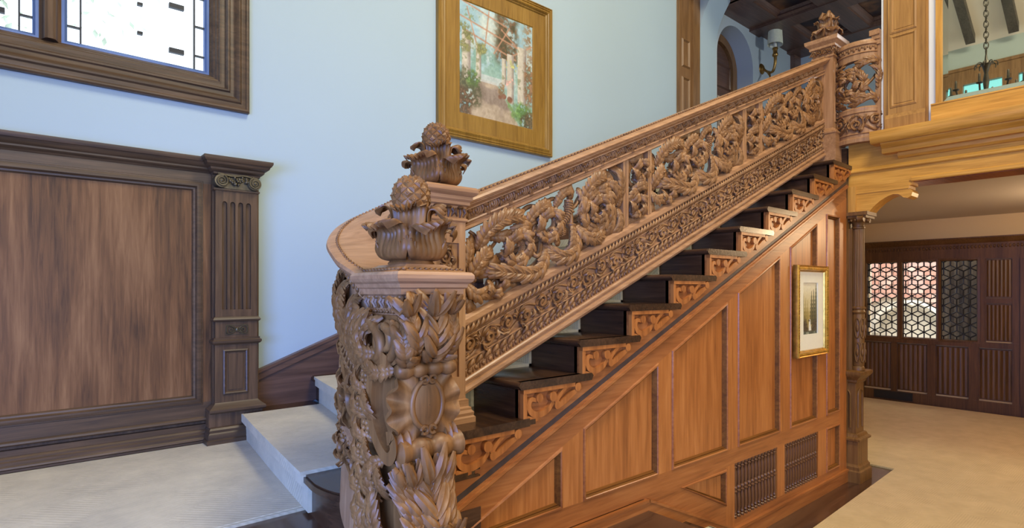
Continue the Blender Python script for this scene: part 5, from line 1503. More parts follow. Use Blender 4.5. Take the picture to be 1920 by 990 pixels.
for a in fl:
    m = M(); m.prism([(a + 0.013 + 0.013 * cos(t), PY + 0.03 - 0.004 - 0.012 + 0.012 * abs(cos(t))) for t in np.linspace(0, pi, 9)] + [(a, PY + 0.031), (a + 0.026, PY + 0.031)][::1], 1.41, 1.99, 'z') if False else m.box(a, a + 0.026, PY + 0.018, PY + 0.031, 1.41, 1.99)
    m.obj('flute', WALP, pl, 0)
def pbox(name, xa, xb, z0, z1, d=0.0, mat=WALP): q = M(); q.box(xa, xb, PY - d, WF + 0.005, z0, z1); return q.obj(name, mat, pl, 0)
pbox('frieze_block', x0, x1, 1.255, 1.345)
pbox('pedestal', x0 - 0.002, x1 + 0.002, 0.90, 1.225)
pbox('plinth', 0.728, 0.998, 0.79, 0.885, 0.012)
def pm(name, prof, d=0.0, over=0.012):
    q = M(); q.sweep([(x0, WF + 0.004, 0), (x0, PY, 0), (x1, PY, 0), (x1, WF + 0.004, 0)], [(a, z) for a, z in prof]); return q.obj(name, WALX, pl, 30)
pm('moulding', [(-0.01, 1.345), (0.006, 1.345), (0.012, 1.350), (0.014, 1.357), (0.010, 1.364), (0.002, 1.372), (-0.01, 1.372)])
pm('moulding', [(-0.01, 1.222), (0.004, 1.222), (0.012, 1.226), (0.018, 1.234), (0.018, 1.244), (0.010, 1.250), (0.010, 1.258), (-0.01, 1.260)])
pm('moulding', [(-0.01, 0.862), (0.030, 0.862), (0.036, 0.870), (0.036, 0.882), (0.024, 0.892), (0.008, 0.906), (0.002, 0.914), (-0.01, 0.914)])
pm('base_moulding', [(-0.01, 0.70), (0.052, 0.70), (0.052, 0.726), (0.044, 0.730), (0.046, 0.745), (0.042, 0.758), (0.036, 0.764), (0.038, 0.778), (0.030, 0.788), (-0.01, 0.792)])
pm('neck_fillet', [(-0.01, 2.045), (0.006, 2.045), (0.010, 2.050), (0.010, 2.056), (0.004, 2.060), (-0.01, 2.060)])
pm('cornice', [(-0.08, 2.218), (0.066, 2.218), (0.066, 2.206), (0.058, 2.192), (0.054, 2.190), (0.050, 2.178), (0.036, 2.166), (0.030, 2.164), (0.028, 2.154), (0.018, 2.144), (0.012, 2.142), (0.010, 2.132), (-0.08, 2.132)])
m = M(); frame_mold(m, [(0.800, 0.955), (0.925, 0.955), (0.925, 1.195), (0.800, 1.195)], PY, [(0, 0), (0, 0.006), (0.006, 0.009), (0.012, 0.006), (0.022, -0.010), (0.022, -0.012), (0, -0.012)]); m.obj('pedestal_moulding', WALX, pl, 30)
m = M(); m.box(0.825, 0.90, PY - 0.004, PY + 0.001, 0.98, 1.17); m.obj('pedestal_panel', WALP, pl, 0)
m = M(); frame_mold(m, [(0.812, 1.275), (0.926, 1.275), (0.926, 1.328), (0.812, 1.328)], PY, [(0, 0), (0, 0.003), (0.003, 0.003), (0.003, 0)])
for s in (-1, 1):
    m.tube([(a, PY - 0.003, z) for a, z in spiral2((0.869 + s * 0.028, 1.3015), 0.018, 0.004, pi / 2, s * 1.5, 24)], 0.0035, 6)
    m.tube([(a, PY - 0.003, z) for a, z in crv([(0.869, 1.3015), (0.869 + s * 0.02, 1.318), (0.869 + s * 0.045, 1.322), (0.869 + s * 0.052, 1.302), (0.869 + s * 0.045, 1.281), (0.869 + s * 0.02, 1.285), (0.869, 1.3015)], 26)], 0.0032, 6)
m.blob((0.869, PY - 0.003, 1.3015), (0.009, 0.005, 0.012), 5, 8)
m.obj('carved_rosette_panel', BRONZE, pl, 60)
cp = thing('capital', None, None); cp.location = np.array((0.869, PY, 2.09)) - wloc(pl); cp.parent = pl
m = M(); m.box(0.785, 0.955, PY - 0.012, PY + 0.03, 2.058, 2.136); m.obj('capital_core', BRONZE, cp, 0)
for s in (-1, 1):
    xc = 0.869 + s * 0.083
    m = M(); m.lathe([(0.004, -0.036), (0.034, -0.034), (0.036, -0.02), (0.030, 0.0), (0.036, 0.02), (0.034, 0.03)], (xc, PY, 2.094), 20, 'y')
    m.tube([(a, PY - 0.036, z) for a, z in spiral2((xc, 2.094), 0.031, 0.005, 1.2 if s < 0 else 1.9, s * 2.1, 44)], np.linspace(0.0062, 0.004, 44), 6)
    m.blob((xc, PY - 0.036, 2.094), (0.008, 0.006, 0.008), 4, 8); m.obj('volute', BRONZE, cp, 60)
m = M(); rnd = random.Random(2)
for i in range(34):
    t = rnd.uniform(-0.95, 0.95); z = 2.122 - rnd.random() * 0.045 * (1 - 0.5 * t * t)
    m.blob((0.869 + 0.052 * t, PY - 0.022 - 0.012 * rnd.random(), z), (0.007, 0.008, 0.007), 4, 6)
m.obj('fruit_swag', BRONZE, cp, 60, kind='stuff')
m = M(); m.tube([(0.869 + a, PY - 0.022, 2.128 + 0.004 * sin(a * 50)) for a in np.linspace(-0.10, 0.10, 20)], 0.006, 6); m.obj('scroll_band', BRONZE, cp, 60)

# ------------------------------------------------------------------ window_1 high on the stair wall
w1 = thing('window_1', 'steel casement window in a deep walnut frame above the wainscot', 'window', (0, WY, 2.5), kind='structure')
A = [(-1.19, 2.51), (0.959, 2.51), (0.959, 4.47), (-1.19, 4.47)]
m = M(); frame_mold(m, A, WY, [(0, 0), (0, 0.028), (0.008, 0.034), (0.016, 0.034), (0.022, 0.028), (0.030, 0.030), (0.042, 0.030), (0.050, 0.038), (0.058, 0.040), (0.066, 0.036), (0.074, 0.024), (0.082, 0.020), (0.098, 0.020), (0.104, 0.028), (0.112, 0.028), (0.118, 0.018), (0.124, 0.006), (0.14, 0.004), (0.145, -0.01), (0.145, -0.02), (0.0, -0.02)]); m.obj('architrave', WALX, w1, 30)
m = M(); frame_mold(m, [(-1.05, 2.655), (0.819, 2.655), (0.819, 4.33), (-1.05, 4.33)], WY, [(-0.03, 0.0), (0.008, 0.004), (0.012, -0.006), (0.020, -0.010), (0.026, -0.022), (0.034, -0.026), (0.040, -0.040), (0.048, -0.046), (0.052, -0.08), (0.05, -0.13), (-0.03, -0.13)]); m.obj('reveal', WALX, w1, 30)
for xm in (0.085, -0.62):
    m = M(); m.prism([(xm - 0.042, WY + 0.10), (xm + 0.042, WY + 0.10), (xm + 0.042, WY + 0.05), (xm + 0.030, WY + 0.04), (xm + 0.020, WY + 0.012), (xm + 0.010, WY + 0.004), (xm - 0.010, WY + 0.004), (xm - 0.020, WY + 0.012), (xm - 0.030, WY + 0.04), (xm - 0.042, WY + 0.05)], 2.70, 4.29, 'z'); m.obj('mullion', WALP, w1, 30)
rnd = random.Random(8)
for xa, xb in ((0.127, 0.770), (-0.578, 0.043), (-1.0, -0.662)):
    m = M(); frame_mold(m, [(xa, 2.70), (xb, 2.70), (xb, 4.28), (xa, 4.28)], WY + 0.06, [(0, 0.01), (0.012, 0.012), (0.022, 0.004), (0.024, -0.02), (0, -0.02)]); cs = m.obj('casement', BLUEF, w1, 20)
    m = M(); m.box(xa + 0.02, xb - 0.02, WY + 0.070, WY + 0.074, 2.72, 4.26); m.obj('pane', GLASS, cs, 0)
    m = M(); W_ = xb - xa
    def cv(x, z0, z1, w=0.0035): m.box(x - w, x + w, WY + 0.062, WY + 0.082, z0, z1)
    def ch(z, x_0, x_1, w=0.0035): m.box(x_0, x_1, WY + 0.0625, WY + 0.0815, z - w, z + w)
    if W_ > 0.5:
        xl, xr = xa + 0.075, xb - 0.070
        for x in (xl, xr): cv(x, 2.72, 4.26)
        for z in (2.80, 2.96, 3.12, 3.28, 3.44, 3.60):
            ch(z, xa + 0.02, xl); ch(z, xr, xb - 0.02)
        for z in (2.85, 3.0, 3.16, 3.32): m.box((xa + xb) / 2 - 0.012, (xa + xb) / 2 + 0.012, WY + 0.06, WY + 0.083, z - 0.007, z + 0.007)
        for z in (2.80, 3.04): m.box(xb - 0.19, xb - 0.12, WY + 0.06, WY + 0.083, z - 0.012, z + 0.012)
    m.obj('lead_cames', LEAD, cs, 0)

# ------------------------------------------------------------------ pictures
def painted(name, paint, nx, ny):
    """flat picture painted into a colour attribute; paint(u, v) -> rgb arrays, v upwards"""
    u, v = np.meshgrid(np.linspace(0, 1, nx), np.linspace(0, 1, ny), indexing='ij')
    return paint(u, v)
def noise2(u, v, f, seed):
    r = np.random.RandomState(seed); out = 0 * u; amp = 1.0; tot = 0
    for k in range(4):
        g = r.rand(int(2 * f) + 4, int(2 * f) + 4)
        x, y = u * f, v * f; i, j = x.astype(int), y.astype(int); a, b = x - i, y - j
        a, b = a * a * (3 - 2 * a), b * b * (3 - 2 * b)
        out += amp * ((g[i, j] * (1 - a) + g[i + 1, j] * a) * (1 - b) + (g[i, j + 1] * (1 - a) + g[i + 1, j + 1] * a) * b)
        tot += amp; amp *= 0.55; f = f * 2.1
    return out / tot
def mix(c, col, k): return c * (1 - k[..., None]) + np.array(col) * k[..., None]
def sstep(a, b, x): t = np.clip((x - a) / (b - a), 0, 1); return t * t * (3 - 2 * t)
def seg(u, v, p, q, w):
    d = np.array(q, float) - p; L = d @ d
    t = np.clip(((u - p[0]) * d[0] + (v - p[1]) * d[1]) / L, 0, 1)
    return sstep(w, w * 0.4, np.hypot(u - p[0] - t * d[0], v - p[1] - t * d[1]))
def pergola(u, v):
    N1, N2, N3 = noise2(u, v, 5, 1), noise2(u, v, 14, 2), noise2(u, v, 40, 3)
    c = np.zeros(u.shape + (3,)) + np.array((0.60, 0.74, 0.78))
    c = mix(c, (0.78, 0.82, 0.78), sstep(0.35, 0.7, N1))
    c = mix(c, (0.42, 0.58, 0.50), sstep(0.70, 0.55, v) * sstep(0.35, 0.55, N2) * 0.8)          # far shrubs
    c = mix(c, (0.66, 0.76, 0.70), sstep(0.62, 0.35, v) * (u > 0.2) * 0.5)
    tree = sstep(0.20, 0.10, np.abs(u - 0.62) + 0.10 * (N2 - 0.5)) * sstep(0.50, 0.62, v)
    c = mix(c, (0.28, 0.25, 0.15), tree * sstep(0.30, 0.62, N2 + 0.1)); c = mix(c, (0.42, 0.26, 0.14), tree * sstep(0.52, 0.6, N3) * 0.7)
    cor = sstep(0.78, 0.95, u) * sstep(0.62, 0.85, v); c = mix(c, (0.52, 0.40, 0.26), cor * sstep(0.4, 0.6, N3))
    for p, q in (((0.0, 0.86), (0.90, 0.72)), ((0.05, 0.75), (0.75, 0.62)), ((0.0, 1.0), (0.62, 0.90)), ((0.38, 0.98), (0.33, 0.66)), ((0.66, 0.90), (0.45, 0.62)), ((0.98, 0.80), (0.64, 0.62)), ((0.10, 0.95), (0.24, 0.60)), ((0.55, 0.86), (0.85, 0.70))):
        c = mix(c, (0.72, 0.52, 0.40), seg(u, v, p, q, 0.011) * 0.85)
    # path with light and shade
    path = (v < 0.35) * sstep(0.0, 0.04, u - 0.08 - 0.16 * v / 0.35) * sstep(0.0, 0.04, 0.82 - 0.32 * v / 0.35 - u)
    c = mix(c, (0.70, 0.62, 0.52), path.astype(float)); c = mix(c, (0.50, 0.43, 0.38), path * sstep(0.45, 0.75, N1 + 0.35 * sstep(0.16, 0.22, v + 0.12 * u - 0.03) - 0.25 * sstep(0.27, 0.30, v)) * 0.75)
    c = mix(c, (0.74, 0.76, 0.74), ((v > 0.33) & (v < 0.40) & (u > 0.22) & (u < 0.66)).astype(float) * 0.8)
    for x, w, z0, z1 in ((0.09, 0.052, 0.32, 0.74), (0.245, 0.034, 0.34, 0.66), (0.585, 0.030, 0.36, 0.60), (0.675, 0.048, 0.20, 0.66), (0.84, 0.066, 0.22, 0.76)):
        k = ((np.abs(u - x) < w) & (v > z0) & (v < z1)).astype(float)
        sh = (u - x) / w
        c = mix(c, (0.80, 0.76, 0.68), k); c = mix(c, (0.52, 0.47, 0.44), k * sstep(-0.1, 0.9, sh) * 0.8); c = mix(c, (0.40, 0.42, 0.26), k * sstep(0.60, 0.68, N2) * 0.6)
    for (cx, cy, rx, ry, col, t) in ((0.06, 0.68, 0.13, 0.14, (0.36, 0.36, 0.18), .50), (0.16, 0.90, 0.10, 0.06, (0.36, 0.42, 0.26), .54), (0.10, 0.22, 0.17, 0.17, (0.26, 0.25, 0.15), .40), (0.05, 0.10, 0.12, 0.14, (0.32, 0.22, 0.14), .42), (0.17, 0.33, 0.09, 0.08, (0.28, 0.38, 0.16), .45), (0.85, 0.13, 0.16, 0.10, (0.30, 0.44, 0.18), .42), (0.92, 0.05, 0.12, 0.10, (0.28, 0.22, 0.13), .42), (0.95, 0.45, 0.09, 0.25, (0.44, 0.30, 0.18), .47), (0.55, 0.30, 0.05, 0.06, (0.46, 0.34, 0.20), .45), (0.66, 0.40, 0.06, 0.05, (0.74, 0.54, 0.48), .5), (0.70, 0.56, 0.09, 0.05, (0.62, 0.62, 0.32), .52), (0.28, 0.62, 0.08, 0.06, (0.40, 0.40, 0.20), .5)):
        k = sstep(1.25, 0.75, np.hypot((u - cx) / rx, (v - cy) / ry) + 0.9 * (N2 - 0.5)) * sstep(t - 0.08, t + 0.08, N3 * 0.6 + N2 * 0.4)
        c = mix(c, col, k * 0.9); c = mix(c, tuple(1.35 * q + 0.05 for q in col), k * sstep(0.56, 0.70, N3) * 0.7)
    for x, y, r in ((0.53, 0.235, 0.030), (0.585, 0.25, 0.038), (0.665, 0.235, 0.045)):
        k = sstep(1.0, 0.7, np.hypot((u - x) / r, (v - y) / (r * 0.75))); c = mix(c, (0.50, 0.33, 0.24), k)
    c = mix(c, (0.40, 0.52, 0.28), seg(u, v, (0.62, 0.20), (0.84, 0.02), 0.035) * sstep(0.4, 0.6, N3))
    c = mix(c, (0.60, 0.57, 0.50), 0.10 + 0 * u)
    return np.clip(c + (N3[..., None] - 0.5) * 0.16 + (N2[..., None] - 0.5) * 0.10, 0, 1)
def forest(u, v):
    N1, N2, N3 = noise2(u, v, 4, 11), noise2(u, v * 2, 10, 12), noise2(u, v * 2, 30, 13)
    c = np.zeros(u.shape + (3,)) + np.array((0.80, 0.74, 0.56)); c = mix(c, (0.86, 0.83, 0.72), sstep(0.6, 0.95, v)); c = mix(c, (0.62, 0.52, 0.26), sstep(0.55, 0.35, v) * 0.7)
    for x, w, h, col in ((0.10, 0.10, 0.78, (0.42, 0.38, 0.20)), (0.24, 0.07, 0.70, (0.46, 0.40, 0.20)), (0.36, 0.08, 0.66, (0.50, 0.44, 0.22)), (0.62, 0.13, 0.82, (0.20, 0.20, 0.13)), (0.76, 0.13, 0.86, (0.22, 0.22, 0.15)), (0.92, 0.16, 0.97, (0.20, 0.21, 0.14))):
        wid = w * np.clip((h - v) / (h - 0.25), 0, 1) * (0.6 + 0.6 * np.abs(((v * 14) % 1) - 0.5) * 2)
        k = sstep(1.2, 0.7, np.abs(u - x) / (wid + 0.012)) * (v < h) * (v > 0.20) * sstep(0.28, 0.5, N3 + 0.2)
        c = mix(c, tuple(1.15 * q for q in col), k * 0.72)
    k = sstep(0.36, 0.22, v + 0.12 * (N2 - 0.5) + 0.25 * np.exp(-((u - 0.5) / 0.15) ** 2)); c = mix(c, (0.27, 0.22, 0.15), k); c = mix(c, (0.44, 0.40, 0.28), k * sstep(0.52, 0.65, N3) * 0.8)
    fx = 0.50 + 0.10 * (0.25 - v)
    c = mix(c, (0.88, 0.87, 0.82), sstep(1.0, 0.6, np.abs(u - fx) / (0.06 + 0.30 * np.clip(0.25 - v, 0, 1))) * (v < 0.30) * (v > 0.09) * sstep(0.25, 0.45, N3 + 0.1))
    c = mix(c, (0.30, 0.32, 0.28), sstep(0.10, 0.06, v)); c = mix(c, (0.60, 0.62, 0.54), sstep(0.10, 0.05, v) * sstep(0.52, 0.6, N2) * 0.8)
    c = mix(c, (0.26, 0.20, 0.14), sstep(0.05, 0.03, np.hypot(u - 0.46, (v - 0.275) * 2)))
    return np.clip(c + (N3[..., None] - 0.5) * 0.08, 0, 1)
def lin(c): return np.where(c <= 0.04045, c / 12.92, ((c + 0.055) / 1.055) ** 2.4)
PAINT, _nt, _N, _L, _P = mat_base('painted_surface')
_at = _N.new('ShaderNodeVertexColor'); _at.layer_name = 'paint'; _L.new(_at.outputs[0], _P.inputs['Base Color']); _P.inputs['Roughness'].default_value = 0.55
def canvas(name, fn, nx, ny, p00, du, dv, par):
    u, v = np.meshgrid(np.linspace(0, 1, nx), np.linspace(0, 1, ny), indexing='ij')
    col = lin(fn(u, v))
    V = np.array(p00)[None, None] + u[..., None] * np.array(du) + v[..., None] * np.array(dv)
    m = M(); m.grid(V); o = m.obj(name, PAINT, par, 0)
    a = o.data.color_attributes.new('paint', 'FLOAT_COLOR', 'POINT')
    a.data.foreach_set('color', np.concatenate([col.reshape(-1, 3), np.ones((nx * ny, 1))], 1).astype(np.float32).ravel())
    return o
pt = thing('pergola_painting', 'large painting of a sunlit pergola walk in a wide ochre oak frame', 'painting', (2.775, WY, 2.62))
PA = [(2.215, 2.615), (3.336, 2.615), (3.336, 3.845), (2.215, 3.845)]
m = M(); frame_mold(m, PA, WY - 0.002, [(0, 0), (0, 0.030), (0.006, 0.040), (0.012, 0.040), (0.016, 0.034), (0.022, 0.040), (0.030, 0.042), (0.034, 0.036), (0.040, 0.040), (0.050, 0.044), (0.056, 0.040), (0.062, 0.030), (0.070, 0.026), (0.076, 0.016), (0.076, 0)]); m.obj('outer_frame', GILT, pt, 25)
m = M(); frame_mold(m, [(x + (0.07 if x < 3 else -0.07), z + (0.07 if z < 3 else -0.07)) for x, z in PA], WY - 0.002, [(0, 0), (0, 0.018), (0.11, 0.013), (0.125, 0.012), (0.132, 0.006), (0.132, 0)]); m.obj('flat_slip', GILT, pt, 20)
canvas('canvas', pergola, 150, 190, (2.41, WY - 0.008, 2.81), (0.731, 0, 0), (0, 0, 0.84), pt)
fp = thing('forest_picture', 'narrow forest waterfall picture with cream mat and gold frame on the panelling', 'picture', (4.25, YF, 1.045))
FA = [(4.0, 1.046), (4.515, 1.046), (4.515, 1.686), (4.0, 1.686)]
m = M(); frame_mold(m, FA, YF - 0.002, [(0, 0), (0, 0.030), (0.004, 0.036), (0.010, 0.032), (0.014, 0.034), (0.030, 0.034), (0.036, 0.024), (0.042, 0.022), (0.046, 0.012), (0.046, 0)]); fo_ = m.obj('frame', GOLD, fp, 25)
m = M()
for i in range(34):
    for x, z in ((4.022, 1.056 + i * 0.0188), (4.493, 1.056 + i * 0.0188)): m.blob((x, YF - 0.034, z), (0.008, 0.006, 0.007), 4, 6)
    if i < 26:
        for z in (1.068, 1.664): m.blob((4.02 + i * 0.019, YF - 0.034, z), (0.007, 0.006, 0.008), 4, 6)
m.obj('frame_ornament', GOLD, fo_, 60, kind='stuff')
m = M()
for a, b, c_, d_ in ((4.04, 4.475, 1.085, 1.20), (4.04, 4.475, 1.565, 1.65), (4.04, 4.135, 1.2, 1.565), (4.38, 4.475, 1.2, 1.565)): m.box(a, b, YF - 0.014, YF - 0.004, c_, d_)
m.obj('mat_board', MATB, fp, 0)
canvas('print', forest, 60, 130, (4.13, YF - 0.006, 1.19), (0.255, 0, 0), (0, 0, 0.385), fp)
# ------------------------------------------------------------------ bridge beam, ledge, upper pilaster, mirror
bb_ = thing('bridge_beam', 'honey oak beam with mouldings carrying the upper floor', 'beam', (5.0, 0, 2.3), kind='structure')
def runy(name, prof, y0, y1, par=bb_, mat=HONY, x=5.0):
    q = M(); q.prism([(x - d, z) for d, z in prof], y0, y1, 'y'); return q.obj(name, mat, par, 25)
YE = -4.9
runy('beam_face', [(0, 2.325), (0, 2.70), (-0.06, 2.70), (-0.06, 2.325)], YE, 1.745)
runy('beam_moulding', [(-0.01, 2.432), (0.012, 2.432), (0.018, 2.440), (0.018, 2.450), (0.010, 2.458), (0.006, 2.468), (0.0, 2.470), (-0.01, 2.470)], YE, 1.745)
runy('beam_moulding', [(-0.01, 2.318), (0.006, 2.318), (0.010, 2.325), (0.010, 2.345), (0.004, 2.352), (-0.01, 2.352)], YE, 1.32)
runy('soffit', [(-0.05, 2.318), (-0.30, 2.318), (-0.30, 2.45), (-0.05, 2.45)], YE, 1.66, mat=PANX)
lg = M()
prof = [(0, 2.505), (0.010, 2.505), (0.018, 2.515), (0.018, 2.530), (0.030, 2.540), (0.030, 2.552)]
lg.sweep([(5.0, YE, 0), (5.0, 1.40, 0), (5.15, 1.40, 0)], [(-d if False else d, z) for d, z in [(-0.05, 2.50), (0.0, 2.50), (0.012, 2.508), (0.020, 2.520), (0.020, 2.532), (0.034, 2.545), (0.034, 2.556), (-0.05, 2.556)]][::1])
runy('cornice', [(-0.02, 2.500), (0.012, 2.500), (0.030, 2.515), (0.034, 2.530), (0.034, 2.542), (-0.02, 2.542)], YE, 1.40)
runy('cornice', [(-0.02, 2.542), (0.070, 2.542), (0.078, 2.556), (0.082, 2.576), (0.100, 2.596), (0.112, 2.606), (0.112, 2.616), (-0.02, 2.616)], YE, 1.49)
runy('ledge', [(-0.02, 2.616), (0.128, 2.616), (0.138, 2.628), (0.148, 2.650), (0.152, 2.665), (0.152, 2.705), (-0.02, 2.705)], YE, 1.55)
# carved bracket under the beam beside the column
q = M()
pr = [(1.70, 2.325), (1.32, 2.325), (1.318, 2.296), (1.335, 2.292), (1.342, 2.268), (1.325, 2.262), (1.315, 2.240), (1.322, 2.214), (1.345, 2.200), (1.372, 2.206), (1.392, 2.226), (1.405, 2.236), (1.44, 2.240), (1.48, 2.226), (1.53, 2.196), (1.57, 2.16), (1.60, 2.125), (1.70, 2.125)]
q.prism(pr, 5.005, 5.16, 'x'); bk = tag(q.obj('beam_bracket', HONY, None, 25), 'scroll-cut honey oak bracket under the beam beside the column', 'bracket', kind='structure')
q = M(); q.box(5.0, 5.16, 1.335, 1.70, 2.270, 2.325); q.obj('bracket_fillet', HONY, bk, 0)
# upper wall pilaster
up = thing('upper_pilaster', 'panelled honey oak pilaster on the upper wall left of the mirror', 'pilaster', (4.96, 1.33, 2.705), kind='structure')
def ybox(name, x0, x1, y0, y1, z0, z1, par=up, mat=HONB): q = M(); q.box(x0, x1, y0, y1, z0, z1); return q.obj(name, mat, par, 0)
ybox('back_board', 4.985, 5.0, 1.212, 1.497, 2.705, 5.9)
ybox('shaft', 4.965, 4.986, 1.225, 1.462, 2.705, 5.9)
q = M(); q.box(4.940, 4.966, 1.222, 1.476, 2.705, 2.80); q.prism([(4.966, 2.80), (4.940, 2.80), (4.948, 2.812), (4.954, 2.830), (4.966, 2.835)], 1.222, 1.476, 'y'); q.obj('plinth', HONB, up, 25)
for za, zb in ((2.905, 3.40), (3.46, 4.30)):
    q = M(); q.sweep([(4.965, y, z) for y, z in ((1.30, za), (1.30, zb), (1.425, zb), (1.425, za))], [(0.022, 0), (0.022, 0.004), (0.010, 0.008), (0, 0.0), (-0.006, -0.004)], True, (-1, 0, 0)); q.obj('panel_moulding', HONB, up, 20)
    q = M(); q.box(4.962, 4.966, 1.305, 1.42, za + 0.005, zb - 0.005); q.obj('panel', HONB, up, 0)
mr = thing('mirror', 'large mirror with slanted edges in an oak frame on the upper wall', 'mirror', (4.97, 0.2, 2.75))
MY0, MY1, MZ0, MZ1 = -2.2, 1.127, 2.858, 4.70
q = M(); q.box(4.955, 4.999, MY0 - 0.08, 1.19, 2.707, MZ0 - 0.012); q.box(4.950, 4.96, MY0 - 0.08, 1.19, MZ0 - 0.02, MZ0 - 0.010); q.obj('sill_board', HONY, mr, 0)
q = M(); q.box(4.962, 4.999, MY1, MY1 + 0.037, MZ0 - 0.012, MZ1); q.obj('frame_side', HON, mr, 0)
q = M(); q.box(4.962, 4.999, MY0 - 0.08, MY0, MZ0 - 0.012, MZ1); q.obj('frame_side', HON, mr, 0)
q = M(); q.box(4.962, 4.999, MY0 - 0.08, MY1 + 0.037, MZ1, MZ1 + 0.10); q.obj('frame_top', HONY, mr, 0)
bv = 0.035
a_ = [(4.975, MY0, MZ0 - 0.012), (4.975, MY1, MZ0 - 0.012), (4.975, MY1, MZ1), (4.975, MY0, MZ1)]
b_ = [(4.9737, MY0 + bv, MZ0 - 0.012 + bv), (4.9737, MY1 - bv, MZ0 - 0.012 + bv), (4.9737, MY1 - bv, MZ1 - bv), (4.9737, MY0 + bv, MZ1 - bv)]
q = M(); q.add(a_ + b_ + [(4.99, y, z) for _, y, z in a_], [(4, 5, 6, 7), (0, 1, 5, 4), (1, 2, 6, 5), (2, 3, 7, 6), (3, 0, 4, 7), (11, 10, 9, 8), (0, 8, 9, 1), (1, 9, 10, 2), (2, 10, 11, 3), (3, 11, 8, 0)]); q.obj('mirror_glass', MIRR, mr, 0)

# hanging light high over the stair hall (seen in the mirror)
cl = thing('chandelier', 'iron chandelier on a long chain, seen only in the mirror', 'chandelier', (1.72, 1.46, 7.0))
CX_, CY_ = 1.72, 1.46
lk = None
def link(z, turn):
    m = M(); t = np.linspace(0, 2 * pi, 15)
    m.tube([(CX_ + (0.021 * cos(k)) * (1 - turn), CY_ + 0.021 * cos(k) * turn, z + 0.042 * sin(k)) for k in t], 0.0055, 6); return m.obj('chain_link', IRON, cl, 60)
la, lb_ = link(4.20, 0), link(4.26, 1)
for i in range(1, 24):
    for o in (la, lb_):
        c = o.copy(); COL.objects.link(c); c.parent = cl; c.location = (o.location[0], o.location[1], o.location[2] + 0.12 * i)
m = M(); m.lathe([(0.004, 7.0), (0.004, 7.30)], (CX_, CY_, 0), 6); m.obj('hook', IRON, cl)
m = M(); m.lathe([(0.004, 3.60), (0.03, 3.62), (0.045, 3.68), (0.02, 3.76), (0.03, 3.86), (0.018, 3.95), (0.035, 4.02), (0.05, 4.05), (0.015, 4.10), (0.008, 4.16)], (CX_, CY_, 0), 14); m.obj('stem', IRON, cl)
for i in range(8):
    a = i * pi / 4
    m = M(); m.tube([(CX_ + r * cos(a), CY_ + r * sin(a), z) for r, z in crv([(0.02, 4.03), (0.06, 4.07), (0.10, 4.05), (0.10, 4.01)], 12)], 0.006, 6); m.obj('leaf_scroll', IRON, cl)
    m = M(); m.tube([(CX_ + r * cos(a), CY_ + r * sin(a), z) for r, z in crv([(0.03, 3.72), (0.15, 3.62), (0.28, 3.66), (0.32, 3.76)], 14)], 0.009, 6)
    m.lathe([(0.004, 3.755), (0.03, 3.76), (0.034, 3.77), (0.012, 3.78), (0.011, 3.86), (0.004, 3.87)], (CX_ + 0.32 * cos(a), CY_ + 0.32 * sin(a), 0), 8); m.obj('arm', IRON, cl)

# ------------------------------------------------------------------ column at the end of the panelled wall
cn = thing('column', 'slender fluted oak column on a tall pedestal at the end of the panelled wall', 'column', (5.06, 1.70, 0.0), kind='structure')
CCX, CCY = 5.045, 1.69
def rects(m, L):      # (x0, x1, y0, y1, z) loft
    v = []
    for x0, x1, y0, y1, z in L: v += [(x0, y0, z), (x1, y0, z), (x1, y1, z), (x0, y1, z)]
    k = len(L)
    m.add(v, [(0, 3, 2, 1), tuple(4 * k - 4 + i for i in range(4))] + [(4 * i + j, 4 * i + (j + 1) % 4, 4 * i + 4 + (j + 1) % 4, 4 * i + 4 + j) for i in range(k - 1) for j in range(4)])
def lo(h): return lambda d: None
def R(d, z): return (4.990 - d, 5.16 + d, 1.690 - d, 1.86, z)
q = M(); q.box(4.97, 5.30, 1.745, 1.95, 0, 2.33); q.obj('pier', COLM, cn, 0)
q = M(); rects(q, [R(0.045, 0), R(0.045, 0.085), R(0.035, 0.095), R(0.035, 0.12), R(0.030, 0.125), R(0.022, 0.14)]); q.obj('base_moulding', COLM, cn, 25)
q = M(); rects(q, [R(0.022, 0.13), R(0.022, 0.32)]); q.obj('plinth', COLM, cn, 0)
q = M(); rects(q, [R(0.024, 0.32), R(0.040, 0.325), R(0.042, 0.340), R(0.024, 0.352), R(0.016, 0.372), R(0.006, 0.378)]); q.obj('plinth_moulding', COLM, cn, 25)
q = M(); rects(q, [R(0.0, 0.37), R(0.0, 0.80)]); pd_ = q.obj('pedestal', COLM, cn, 0)
q = M(); a = np.linspace(0, pi, 13)
q.tube([(5.075 - 0.045, 1.688, 0.42)] + [(5.075 - 0.045 * cos(t), 1.688, 0.68 + 0.045 * sin(t)) for t in a] + [(5.075 + 0.045, 1.688, 0.42)], 0.009, 6)
q.tube([(4.988, 1.775 - 0.045, 0.42)] + [(4.988, 1.775 - 0.045 * cos(t), 0.68 + 0.045 * sin(t)) for t in a] + [(4.988, 1.775 + 0.045, 0.42)], 0.009, 6); q.obj('arched_niche', COLM, pd_, 60)
q = M(); rects(q, [R(0.004, 0.775), R(0.014, 0.785), R(0.014, 0.80), R(0.030, 0.82), R(0.044, 0.835), R(0.050, 0.85), R(0.050, 0.868), R(0.036, 0.874), R(0.0, 0.878)]); q.obj('ledge', COLM, cn, 25)
q = M(); q.box(5.0, 5.16, 1.72, 1.76, 0.87, 2.0); q.obj('backing', COLM, cn, 0)
q = M(); q.lathe([(0.046, 0.876), (0.046, 0.90), (0.040, 0.91), (0.043, 0.92), (0.044, 1.32), (0.040, 1.33)], (CCX, CCY, 0), 28); sh = q.obj('carved_drum', COLM, cn, 40)
q = M()
